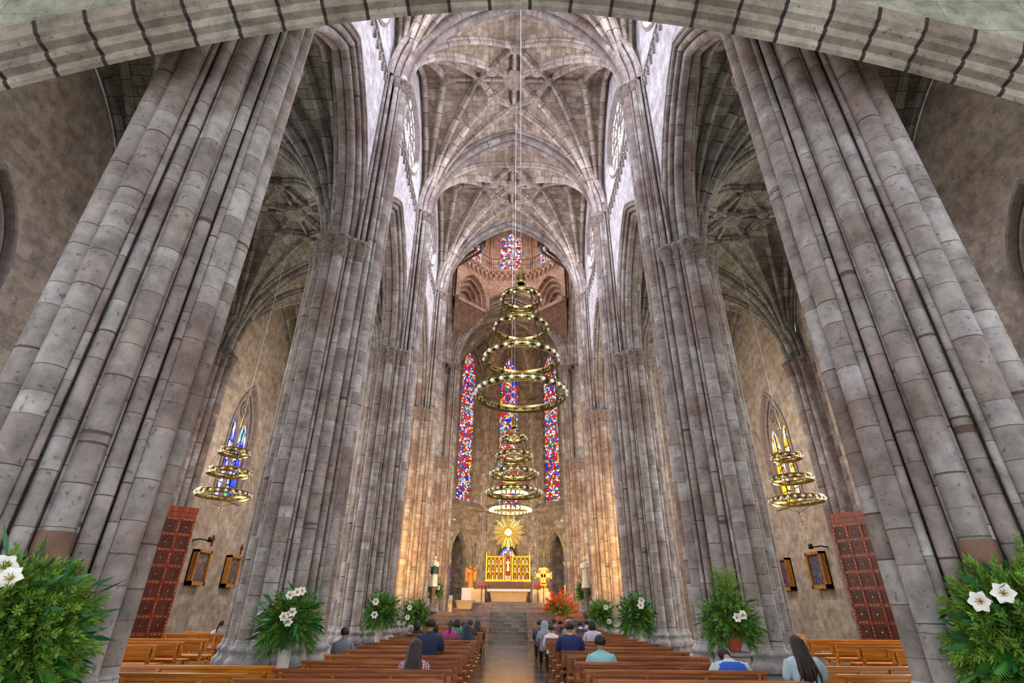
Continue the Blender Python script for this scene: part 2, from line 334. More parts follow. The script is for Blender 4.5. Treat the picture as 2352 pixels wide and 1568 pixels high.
# ------------------------------------------------------------------ piers
def shaft_list():
    S = []
    for q in range(4):
        a = q * PI / 2; ca, sa = math.cos(a), math.sin(a)
        for x, y, r, kind in [(.95, .15, .148, 't'), (.95, -.15, .148, 't'), (.90, .325, .04, 'x'), (.90, -.325, .04, 'x'), (.79, .43, .085, 'f'), (.79, -.43, .085, 'f'),
                              (.70, .515, .03, 'n'), (.515, .70, .03, 'n'), (.605, .605, .135, 'm')]:
            S.append((x * ca - y * sa, x * sa + y * ca, r, kind, q))
    return S
def pier_parts(nave_q, tall=True):
    A = MB(); Bs = MB(); Cp = MB(); Cu = MB()
    core = [(.93, .33), (.6, .6), (.33, .93), (-.33, .93), (-.6, .6), (-.93, .33), (-.93, -.33), (-.6, -.6), (-.33, -.93), (.33, -.93), (.6, -.6), (.93, -.33)]
    core = np.array(core) * .80
    zt = 10.75
    P = [[(*p, 0.3) for p in np.vstack([core, core[:1]])], [(*p, zt) for p in np.vstack([core, core[:1]])]]
    A.grid(P, None, False)
    away = -1 if nave_q == 0 else 1
    core = np.array([(p[0] * (.78 if p[0] * away > 0 else 1), p[1] * .94) for p in core])
    for x_, y_, r_ in ((.62, .52, .06), (.50, .60, .05)):
        for e_ in (-1, 1): A.tube([(-away * x_, e_ * y_, .45), (-away * x_, e_ * y_, 9), (-away * x_, e_ * y_, 18.1)], r_, 8, k=rnd.randint(0, 900), v0=rnd.random())
    for i, (x, y, r, kind, q) in enumerate(shaft_list()):
        y *= .94
        if x * away > 0: x *= .78
        d = math.hypot(x, y); up = (q == nave_q and kind != 'm')
        top = 18.1 if up else 10.62
        kk = rnd.randint(0, 900); v0 = rnd.random() * 3
        rr = r if not (up and kind == 'x') else r * 1.2
        A.tube([(x, y, .45), (x, y, 4), (x, y, 8), (x, y, top)], rr, 14 if r > .1 else 8, k=kk, v0=v0)
        if kind in 'tfm':
            Bs.lathe([(r * 1.9, .42), (r * 1.95, .47), (r * 1.9, .54), (r * 1.6, .57), (r * 1.38, .62), (r * 1.36, .66), (r * 1.55, .69), (r * 1.55, .74), (r * 1.3, .77), (r * 1.12, .80), (r * 1.12, .86), (r, .88)], (x, y, 0), 16)
            if up: capital(Cu, (x, y), r, 17.55, .45, r * 1.75)
            else: capital(Cp, (x, y), r, 9.95, .58, r * 1.7)
        elif kind == 'x' and up: capital(Cu, (x, y), r, 17.6, .38, r * 1.9)
        elif kind == 'n':
            Bs.lathe([(r * 1.7, .42), (r * 1.7, .56), (r * 1.2, .62), (r * 1.4, .7), (r, .8)], (x, y, 0), 10)
    def ring(rad, z0, z1, b=.0):
        c2 = np.array(core) / .8 * .86 * rad
        Q = np.vstack([c2, c2[:1]]); Q2 = Q * (1 - b)
        Bs.grid([[(*p, z0) for p in Q], [(*p, z1) for p in Q], [(*p, z1 + .04) for p in Q2]], None, False)
        Bs.poly([(*p, z1 + .04) for p in Q2[:-1]])
    ring(1.42, 0, .16, .03); ring(1.32, .16, .42, .05)
    if True:
        Q = [(.99 * math.cos(t), .99 * math.sin(t)) for t in np.linspace(0, 2 * PI, 9)]
    return A, Bs, Cp, Cu
PIERM = {}
for side, q in ((-1, 0), (1, 2)):
    PIERM[side] = [b.mesh(n, m) for b, n, m in zip(pier_parts(q), ('shaft_cluster', 'pier_base', 'capital', 'nave_capital'), (M_SHAFT, M_BASE, M_CARVE, M_CARVE))]
ordn = ['nearest the camera', 'second from camera', 'third from camera', 'beside the sanctuary steps', 'nearest the altar apse']
for side in (-1, 1):
    for i, y in enumerate(YP + [YF]):
        t = thing('stone_pier', 'clustered stone pier, %s side of nave, %s' % ('left' if side < 0 else 'right', ordn[i]), 'pillar', (XC + side * 4.95, y, 0), 0, 'clustered stone piers along the nave')
        for me in PIERM[side]:
            o = bpy.data.objects.new(me.name, me); COL.objects.link(o); o.parent = t
        if i == 0:
            b = MB(); b.tube([(-side * .605, -.57, .75), (-side * .605, -.57, 2.08)], .155, 14, cap=True)
            b.build('patched_drum', M_BROWN, t)['label'] = 'brown patched stretch of the shaft'
# ------------------------------------------------------------------ nave arcade walls
SPR, RISE, NH = 18.0, 5.65, 4.25
ASP, AAP = 10.55, 4.75
def arcade_wall(side, y0, y1, rose=True):
    ym = (y0 + y1) / 2; b = (y1 - y0) / 2; wo = b - .72; ex = wo + .36
    R = (wo * wo + AAP ** 2) / (2 * wo); c = R - wo; Ro = R + .36
    def zin(u): u = abs(u); return ASP + math.sqrt(max(0, Ro * Ro - (u + c) ** 2)) if u < ex else 9.9
    mb = MB(); us = list(np.linspace(-b, b, 49)) + [ex - .001, -ex + .001]
    zc, rr = 20.0, 1.75
    holes = [(-rr, rr, lambda u: zc - math.sqrt(max(0, rr * rr - u * u)), lambda u: zc + math.sqrt(max(0, rr * rr - u * u)))] if rose else []
    us += list(np.linspace(-rr, rr, 25))
    X0, X1 = side * 4.5, side * 5.4
    plate(mb, us, zin, lambda u: SPR + float(pz(u, b, RISE)) + .15, holes, lambda u, z: (X0, ym + u, z), 0, flip=side < 0)
    plate(mb, us, zin, lambda u: 16.2, [], lambda u, z: (X1, ym + u, z), 1, flip=side > 0)
    bk = [(-.45, .36), (-.36, .36), (-.36, .20), (-.22, .20), (-.22, .06), (.22, .06), (.22, .20), (.36, .20), (.36, .36), (.45, .36)]
    fn = lambda x, s, z: (side * 4.95 + s, ym + x, ASP + z)
    arch_sweep(mb, wo, AAP, bk, fn, 26, 2, drop=.3)
    for s0, d0, r in [(-.12, .04, .13), (.12, .04, .13), (-.29, .19, .10), (.29, .19, .10), (-.41, .33, .075), (.41, .33, .075), (-.46, .44, .05), (.46, .44, .05)]:
        arch_sweep(mb, wo, AAP, circ(s0, d0, r), fn, 26, 2, smooth=True, drop=.25 if abs(s0) < .42 else 6.0)
    struct(mb, 'wall_left' if side < 0 else 'wall_right', [M_CLER, M_VAULT, M_SHAFT])
    # corbel table below the clerestory
    tb = MB(); xf = side * 4.5; sg = -side
    tb.box((xf + sg * .03, ym, 17.98), (.08, 2 * b - .9, .05)); n = 15; st = (2 * b - .9) / n
    for i in range(n):
        yc = ym - b + .45 + st * (i + .5)
        arch_sweep(tb, st * .42, st * .62, circ(0, .02, .032, 7), lambda x, s, z: (xf + sg * .06 + s, yc + x, 17.62 + z), 5, 0, smooth=True, drop=.16)
        tb.sphere((xf + sg * .06, yc + st / 2, 17.38), .055, 6)
    struct(tb, 'trim_1', [M_SHAFT])
    if rose:
        rb = MB(); tt = np.linspace(0, 2 * PI, 33)
        G = [[(xx, ym + rr * math.cos(t) * k, zc + rr * math.sin(t) * k) for t in tt] for xx, k in ((X0 - side * .03, 1.09), (X0 - side * .06, 1.02), (X0, .985), (X0 + side * .2, .95))]
        rb.grid(G, None, False, flip=side > 0)
        for k in range(12):
            a = k * PI / 6; p0 = (X0 + side * .12, ym + .35 * math.cos(a), zc + .35 * math.sin(a)); p1 = (X0 + side * .12, ym + 1.62 * math.cos(a), zc + 1.62 * math.sin(a))
            rb.tube([p0, p1], .035, 6, mat=0)
        for q in (.35, 1.05): rb.tube([(X0 + side * .12, ym + q * math.cos(t), zc + q * math.sin(t)) for t in tt], .035, 6, mat=0)
        f = struct(rb, 'window_1', [M_MULL]); pb = MB()
        pb.poly([(X0 + side * .17, ym + 1.70 * math.cos(t), zc + 1.66 * math.sin(t)) for t in tt[:-1]])
        pb.build('pane', G_ROSE, f)
for side in (-1, 1):
    for i in range(3): arcade_wall(side, YP[i], YP[i + 1])
# ------------------------------------------------------------------ vaults
def vault_bay(xc, a, ext, y0, y1, spr, rise, name, pat=(1.55, 1.02, .75, 1.69, 3.3), rk=1.0, mats=None):
    ym = (y0 + y1) / 2; b = (y1 - y0) / 2
    Z = lambda x, y: spr + np.maximum(pz(x, a, rise), pz(y, b, rise))
    mb = MB(); xs = np.linspace(-ext, ext, 57); ys = np.linspace(-b, b, 49)
    Xg, Yg = np.meshgrid(xs, ys); Zg = Z(Xg, Yg)
    fa = np.cumsum(np.concatenate([[0], np.hypot(np.diff(xs), np.diff(pz(xs, a, rise)))])); ga = np.cumsum(np.concatenate([[0], np.hypot(np.diff(ys), np.diff(pz(ys, b, rise)))]))
    nx, ny = len(xs), len(ys)
    idx = np.arange(nx * ny).reshape(ny, nx); F = np.stack([idx[:-1, :-1], idx[1:, :-1], idx[1:, 1:], idx[:-1, 1:]], -1).reshape(-1, 4)
    P = np.stack([xc + Xg, ym + Yg, Zg], -1).reshape(-1, 3)
    cx = (Xg.ravel()[F].mean(1)); cy = Yg.ravel()[F].mean(1); useF = pz(cx, a, rise) >= pz(cy, b, rise)
    FX = np.broadcast_to(fa, (ny, nx)).ravel(); GY = np.broadcast_to(ga[:, None], (ny, nx)).ravel()
    UVf = np.stack([Yg.ravel()[F], FX[F]], -1); UVg = np.stack([Xg.ravel()[F], GY[F]], -1)
    UV = np.where(useF[:, None, None], UVf, UVg)
    mb.quads(P, F, UV.reshape(-1, 2), 0, True)
    def rib(p, q, k=1.0, n=22):
        t = np.linspace(0, 1, n); x = p[0] + (q[0] - p[0]) * t; y = p[1] + (q[1] - p[1]) * t
        sweep(mb, np.stack([xc + x, ym + y, Z(x, y)], -1), scaled(RIBP, k * rk), 1)
    yN, xD, yD, xE, xE2 = pat
    for sx in (-1, 1):
        for sy in (-1, 1):
            cnr = (sx * a, sy * b)
            for q in ((0, sy * yN), (sx * xD, sy * yD), (sx * xE, 0), (sx * xE2, 0)): rib(cnr, q)
            rib((0, sy * yN), (sx * xD, sy * yD), n=6); rib((sx * xD, sy * yD), (sx * xE, 0), n=6); rib((0, 0), (sx * xD, sy * yD), n=6)
            t = np.linspace(0, 1, 20); yy = sy * b * (1 - t)       # wall rib
            sweep(mb, np.stack([np.full(20, xc + sx * (a + .02)), ym + yy, spr + pz(yy, b, rise)], -1), scaled(RIBP, .9 * rk), 1)
        rib((0, 0), (sx * xE2, 0), n=8)
    rib((0, -yN), (0, yN), n=10)
    top = spr + rise
    def boss(x, y, r, mb=mb):
        z = float(Z(np.array(x), np.array(y)))
        mb.lathe([(r, z - .1), (r * 1.1, z - .2), (r * .95, z - .32), (r * .75, z - .36), (r * .5, z - .33), (r * .35, z - .42), (0.01, z - .44)], (xc + x, ym + y, 0), 18, 1, bump=.05, nb=6)
    boss(0, 0, .5 * rk)
    for x, y in ((0, yN), (0, -yN), (xD, yD), (-xD, yD), (xD, -yD), (-xD, -yD), (xE, 0), (-xE, 0), (xE2, 0), (-xE2, 0)): boss(x, y, .24 * rk)
    struct(mb, name, mats or [M_VAULT, M_RIB])
for i in range(3): vault_bay(0, NH, 4.52, YP[i], YP[i + 1], SPR, RISE, 'ceiling')
AC, AH, AR = 8.62, 3.2, 4.85
for side in (-1, 1):
    for i in range(3): vault_bay(side * AC, AH, 3.45, YP[i], YP[i + 1], ASP, AR, 'ceiling', pat=(1.5, .85, .78, 1.35, 2.5), rk=.85, mats=[M_VAULTA, M_RIBA])
def big_arch(y, a, h, spr, xc=0, rolls=1.0, name='trim_2', mats=None):
    mb = MB(); fn = lambda x, s, z: (xc + x, y + s, spr + z)
    k = rolls
    arch_sweep(mb, a, h, scaled([(-.62, .45), (-.62, .30), (-.5, .30), (-.5, .16), (-.34, .16), (-.34, .02), (.34, .02), (.34, .16), (.5, .16), (.5, .30), (.62, .30), (.62, .45)], k), fn, 34)
    for s0, d0, r in [(-.18, 0, .17), (.18, 0, .17), (-.43, .15, .11), (.43, .15, .11), (-.58, .30, .075), (.58, .30, .075)]:
        arch_sweep(mb, a, h, circ(s0 * k, d0 * k, r * k), fn, 34, smooth=True)
    struct(mb, name, mats or [M_SHAFT])
for y in YP: big_arch(y, NH - .2, RISE - .15, SPR)
for side in (-1, 1):
    for y in YP: big_arch(y, AH - .15, AR - .12, ASP, side * AC, .8, mats=[M_RIBA])
# ------------------------------------------------------------------ outer aisle walls with traceried windows
WX = 12.1
def lancet(u0, hw, zs, h): return (u0 - hw, u0 + hw, lambda u: 5.5, lambda u: zs + float(pz(u - u0, hw, h)))
def aisle_wall(side, y0, y1, win, gm=None, blank=False):
    ym = (y0 + y1) / 2; b = (y1 - y0) / 2; mb = MB(); X = side * WX
    us = list(np.linspace(-b, b, 25)) + list(np.linspace(-1.15, 1.15, 21))
    holes = [(-1.15, 1.15, lambda u: 5.4, lambda u: 8.1 + float(pz(u, 1.15, 2.45)))] if win else []
    plate(mb, us, lambda u: 0, lambda u: ASP + float(pz(u, b, AR)) + .2, holes, lambda u, z: (X, ym + u, z), 0, flip=side < 0)
    # quoins flanking the respond
    for e in (-1, 1):
        for j in range(24):
            if j % 2: mb.box((X - side * .01, ym + e * (b - .62), .35 + j * .42), (.03, .38, .40), 1)
    struct(mb, 'wall_left' if side < 0 else 'wall_right', [M_WALL, M_SHAFT])
    if not win: return
    f = MB(); fn = lambda x, s, z: (X + side * s, ym + x, 8.1 + z)
    arch_sweep(f, 1.15, 2.45, [(-.04, .10), (-.06, .0), (.0, -.03), (.10, -.06), (.45, -.10)], fn, 16, 0, drop=2.7)
    arch_sweep(f, 1.15, 2.45, circ(-.02, .05, .05, 8), fn, 16, 0, smooth=True, drop=2.7)
    arch_sweep(f, 1.0, 2.2, circ(.14, .0, .07, 8), fn, 16, 0, smooth=True, drop=2.7)
    f.box((X + side * .2, ym, 5.42), (.5, 2.4, .1))
    hs = [lancet(e * .53, .44, 8.0, 1.0) for e in (-1, 1)]
    us = list(np.linspace(-1.06, 1.06, 33))
    plate(f, us, lambda u: 5.5, lambda u: max(8.1, 8.1 + float(pz(u, 1.08, 2.35))), hs, lambda u, z: (X + side * .20, ym + u, z), 0, flip=side < 0)
    for e in (-1, 1): arch_sweep(f, .44, 1.0, [(0, 0), (.14, -.03)], lambda x, s, z: (X + side * (.20 + s), ym + e * .53 + x, 8.0 + z), 10, 0, drop=2.5)
    tt = np.linspace(0, 2 * PI, 21)
    f.tube([(X + side * .17, ym + .33 * math.cos(t), 9.45 + .36 * math.sin(t)) for t in tt], .05, 6)
    for q in range(4):
        a = q * PI / 2 + PI / 4
        f.tube([(X + side * .17, ym + .13 * math.cos(a) + .12 * math.cos(t), 9.45 + .13 * math.sin(a) + .12 * math.sin(t)) for t in tt], .03, 5)
    w_ = struct(f, 'window_2', [M_MULL])
    for e in (-1, 1):
        p = MB(); G = []
        for u in np.linspace(-.45, .45, 13):
            zt = 8.0 + float(pz(u, .45, 1.02)); G.append([(X + side * .30, ym + e * .53 + u, 5.5), (X + side * .30, ym + e * .53 + u, zt)])
        UV = [[(u + e * 3, 5.5), (u + e * 3, 8.5)] for u in np.linspace(-.45, .45, 13)]
        p.grid(G, UV, False, flip=side > 0)
        for zz in (6.1, 6.7, 7.3, 7.9): p.box((X + side * .27, ym + e * .51, zz), (.03, .76, .03), 1)
        p.box((X + side * .27, ym + e * .51, 7.1), (.03, .03, 3.2), 1)
        p.build('pane', [gm, M_LEAD], w_)
def respond(side, y):
    mb = MB(); X = side * (WX - .12)
    mb.box((side * (WX - .06), y, 5.3), (.5, 1.15, 10.6), 0)
    for dx, dy, r in [(.42, 0, .16), (.30, .26, .12), (.30, -.26, .12), (.16, .46, .10), (.16, -.46, .10), (.36, .14, .04), (.36, -.14, .04), (.22, .37, .035), (.22, -.37, .035)]:
        x = X - side * dx
        mb.tube([(x, y + dy, 0), (x, y + dy, 5), (x, y + dy, 10.6)], r, 10, k=rnd.randint(0, 900), v0=rnd.random() * 3)
        if r > .05: capital(mb, (x, y + dy), r, 9.95, .55, r * 1.6, 1)
    struct(mb, 'trim_3', [M_SHAFT, M_CARVE])
for side in (-1, 1):
    g = G_BLUE if side < 0 else G_GOLD
    aisle_wall(side, -1.0, YP[0], False)
    for i in range(3): aisle_wall(side, YP[i], YP[i + 1], True, g)
    for y in YP: respond(side, y)
    mb = MB(); X = side * WX                                    # transept side and end walls
    mb.grid([[(X, YP[3], 0), (X, YF, 0)], [(X, YP[3], 24), (X, YF, 24)]], None, False, flip=side > 0)
    struct(mb, 'wall_left' if side < 0 else 'wall_right', [M_WALL])
    mb = MB(); mb.grid([[(side * 5.0, YF + .3, 0), (side * 12.1, YF + .3, 0)], [(side * 5.0, YF + .3, 24), (side * 12.1, YF + .3, 24)]], None, False, flip=side > 0)
    mb.grid([[(side * 5.4, YP[3] + .01, 15.2), (side * 12.1, YP[3] + .01, 15.2)], [(side * 5.4, YP[3] + .01, 24), (side * 12.1, YP[3] + .01, 24)]], None, False, flip=side > 0)
    struct(mb, 'wall_far', [M_WALL])
# ------------------------------------------------------------------ crossing: side arches, drum walls, far arch
CB, CM = 5.1, 31.1
for side in (-1, 1):
    mb = MB(); ex = 4.4; R = (4.0 ** 2 + 5.5 ** 2) / 8; c = R - 4.0
    zin = lambda u: SPR + math.sqrt(max(0, (R + .36) ** 2 - (abs(u) + c) ** 2)) if abs(u) < 4.36 else 10
    plate(mb, list(np.linspace(-CB, CB, 41)) + [4.359, -4.359], zin, lambda u: 31.5, [], lambda u, z: (side * 4.5, CM + u, z), 0, flip=side < 0)
    for s0, d0, r in [(-.12, .04, .14), (.12, .04, .14), (-.3, .2, .11), (-.42, .34, .08), (.3, .2, .11)]:
        arch_sweep(mb, 4.0, 5.5, circ(s0 * -side, d0, r), lambda x, s, z: (side * 4.9 + s, CM + x, SPR + z), 26, 1, smooth=True, drop=.2)
    arch_sweep(mb, 4.0, 5.5, [(-.42, .36), (-.3, .2), (-.2, .06), (.3, .06), (.42, .36)], lambda x, s, z: (side * 4.92 + s, CM + x, SPR + z), 26, 1)
    struct(mb, 'wall_left' if side < 0 else 'wall_right', [M_BRICK, M_SHAFT])
ZOW = 26.2; mb = MB(); a = NH - .1; h = RISE; R = (a * a + h * h) / (2 * a); c = R - a; o_ = .80
zin = lambda u: SPR + math.sqrt(max(0, (R + o_) ** 2 - (abs(u) + c) ** 2)) if abs(u) < a + o_ - .01 else 10
plate(mb, list(np.linspace(-4.6, 4.6, 61)), zin, lambda u: ZOW, [], lambda u, z: (u, 35.26, z), 0)
arch_sweep(mb, a, h, [(-.94, .80), (-.86, .76), (-.8, .66), (-.62, .64), (-.6, .52), (-.4, .5)], lambda x, s, z: (x, YF + s, SPR + z), 34, 1)
for s0, d0, r in ((-.84, .72, .06), (-.62, .56, .08)): arch_sweep(mb, a, h, circ(s0, d0, r), lambda x, s, z: (x, YF + s, SPR + z), 34, 1, smooth=True)
struct(mb, 'wall_far', [M_BRICK, M_SHAFT])
big_arch(YF, NH - .1, RISE, SPR, 0, 1.0, mats=[M_SHAFT])
mb = MB()                                                        # wall above the near crossing arch, seen from inside only
plate(mb, list(np.linspace(-4.6, 4.6, 41)), lambda u: SPR + float(pz(u, NH, RISE)) + .1, lambda u: 31.5, [], lambda u, z: (u, YP[3] + .35, z), 0, flip=True)
struct(mb, 'wall_near', [M_BRICK])
OA = 4.0; hw = OA * math.tan(PI / 8); ZO = 26.4
def ring_pts(ap, z):
    return [(ap / math.cos(PI / 8) * math.cos(PI / 8 + k * PI / 4), CM + ap / math.cos(PI / 8) * math.sin(PI / 8 + k * PI / 4), z) for k in range(9)]
mb = MB(); mb.grid([ring_pts(5.4, ZO - .25), ring_pts(4.06, ZO - .25), ring_pts(3.95, ZO - .12), ring_pts(3.9, ZO), ring_pts(3.95, ZO + .02), ring_pts(5.4, ZO + .02)], None, False)
for k in range(8):                                               # corbel arches under the gallery
    a = k * PI / 4; ca, sa = math.cos(a), math.sin(a); n = 7; st = 2 * hw / n
    for i in range(n):
        t0 = -hw + st * (i + .5)
        fn = lambda x, s, z: ((OA + .02 + s) * ca - (t0 + x) * sa, CM + (OA + .02 + s) * sa + (t0 + x) * ca, ZO - .68 + z)
        arch_sweep(mb, st * .36, .36, circ(0, .03, .06, 7), fn, 6, 0, smooth=True, drop=.1)
        x, s = st / 2, 0
        mb.lathe([(.10, .14), (.08, .05), (.03, -.05), (.01, -.1)], ((OA + .03) * ca - (t0 + x) * sa, CM + (OA + .03) * sa + (t0 + x) * ca, ZO - .85), 8)
    if k in (1, 3, 5, 7):
        d0 = OA + .16; pA = (d0 * ca - 1.8 * sa, CM + d0 * sa + 1.8 * ca, ZO - 3.9); pB = (d0 * ca + 1.8 * sa, CM + d0 * sa - 1.8 * ca, ZO - 3.9); pC = (4.5 * (1 if ca > 0 else -1), CM + 4.2 * (1 if sa > 0 else -1), ZO - 6.6)
        mb.poly([pA, pB, pC]); mb.poly([pC, pB, pA])
    if k in (1, 3, 5, 7):                                         # squinch: stepped pointed orders in the corner
        for j in range(5):
            dd = OA + .16 + j * .32; w_ = 1.42 - j * .24; hh = 2.1 - j * .36
            hs = [(-w_, w_, lambda u: ZO - 4.2, lambda u, w_=w_, hh=hh: ZO - 3.35 + float(pz(u, w_, hh)))] if j < 4 else []
            ww = 1.75 + j * .05
            fnp = lambda u, z, dd=dd: (dd * ca - u * sa, CM + dd * sa + u * ca, z)
            plate(mb, list(np.linspace(-ww, ww, 25)), lambda u: ZO - 3.9, lambda u: ZO - .25, hs, fnp, 0)
            if j < 4:
                arch_sweep(mb, w_, hh, [(0, 0), (.32, 0)], lambda x, s, z, dd=dd: ((dd + s) * ca - x * sa, CM + (dd + s) * sa + x * ca, ZO - 3.35 + z), 12, 0, drop=.5)
                for e in (-1, 1):
                    mb.lathe([(.16, 0), (.13, -.15), (.07, -.3), (.02, -.42)], ((dd + .1) * ca - e * (w_ + .1) * sa, CM + (dd + .1) * sa + e * (w_ + .1) * ca, ZO - 3.85), 8, 1)
struct(mb, 'trim_4', [M_BRICK, M_CARVE])
for k in range(8):                                               # drum with windows
    a = k * PI / 4; ca, sa = math.cos(a), math.sin(a); AP = 4.45; H2 = AP * math.tan(PI / 8)
    mb = MB(); fnp = lambda u, z: (AP * ca - u * sa, CM + AP * sa + u * ca, z)
    hs = [(c0 - .27, c0 + .27, lambda u: ZO + .15, lambda u, c0=c0, zz=zz: ZO + zz + float(pz(u - c0, .27, .45))) for c0, zz in ((-.66, 3.3), (0, 3.75), (.66, 3.3))] if k != 6 else []
    plate(mb, list(np.linspace(-H2, H2, 15)) + [x for h_ in hs for x in np.linspace(h_[0], h_[1], 7)], lambda u: ZO, lambda u: 31.6, hs, fnp, 0)
    for e in (-1, 1): mb.tube([fnp(e * (H2 - .12), ZO), fnp(e * (H2 - .12), 31)], .09, 8, mat=0); mb.tube([fnp(e * (H2 - .38), ZO), fnp(e * (H2 - .38), 31)], .05, 8, mat=0)
    struct(mb, 'wall_%d' % (k + 1), [M_BRICK])
    if hs:
        f = MB(); f.box((0, CM, ZO + .1), (.01, .01, .01)); 
        for c0 in (-.99, -.33, .33, .99): f.tube([fnp(c0, ZO + .1), fnp(c0, ZO + 3.6)], .05, 6)
        w_ = struct(f, 'window_3', [M_MULL]); p = MB()
        for c0, zz in ((-.66, 3.3), (0, 3.75), (.66, 3.3)):
            for u0, u1 in zip(np.linspace(c0 - .27, c0 + .27, 7)[:-1], np.linspace(c0 - .27, c0 + .27, 7)[1:]):
                q = [(u0, ZO + .15), (u1, ZO + .15), (u1, ZO + zz + .02 + float(pz(u1 - c0, .27, .45))), (u0, ZO + zz + .02 + float(pz(u0 - c0, .27, .45)))]
                p.poly([((AP + .12) * ca - u * sa, CM + (AP + .12) * sa + u * ca, z) for u, z in q], uv=q)
            for z in (.9, 1.8, 2.7, 3.4): p.box(((AP + .1) * ca - c0 * sa, CM + (AP + .1) * sa + c0 * ca, ZO + z), (.03, .54, .04), 1, rz=a)
        p.build('pane', [G_DRUM, M_LEAD], w_)
mb = MB(); mb.grid([ring_pts(4.6, 31.5), ring_pts(2.5, 33.2), ring_pts(.05, 34)], None, False); struct(mb, 'ceiling', [M_VAULT])
rl = MB(); tp = ring_pts(3.98, ZO + 1.1); md = ring_pts(3.98, ZO + .6); bt = ring_pts(3.98, ZO)
for k in range(8):
    rl.tube([tp[k], tp[k + 1]], .025, 6, ref=(0, 0, 1)); rl.tube([md[k], md[k + 1]], .015, 6, ref=(0, 0, 1))
    rl.tube([bt[k], tp[k]], .025, 6); mid = [tuple((np.array(q[k]) + np.array(q[k + 1])) / 2) for q in (bt, tp)]; rl.tube(mid, .02, 6)
o = rl.build('iron_railing', plain('iron', (26, 24, 26), .5, .6), loc=(XC, 0, 0)); o['label'] = 'thin dark iron railing around the gallery under the lantern windows'; o['category'] = 'railing'
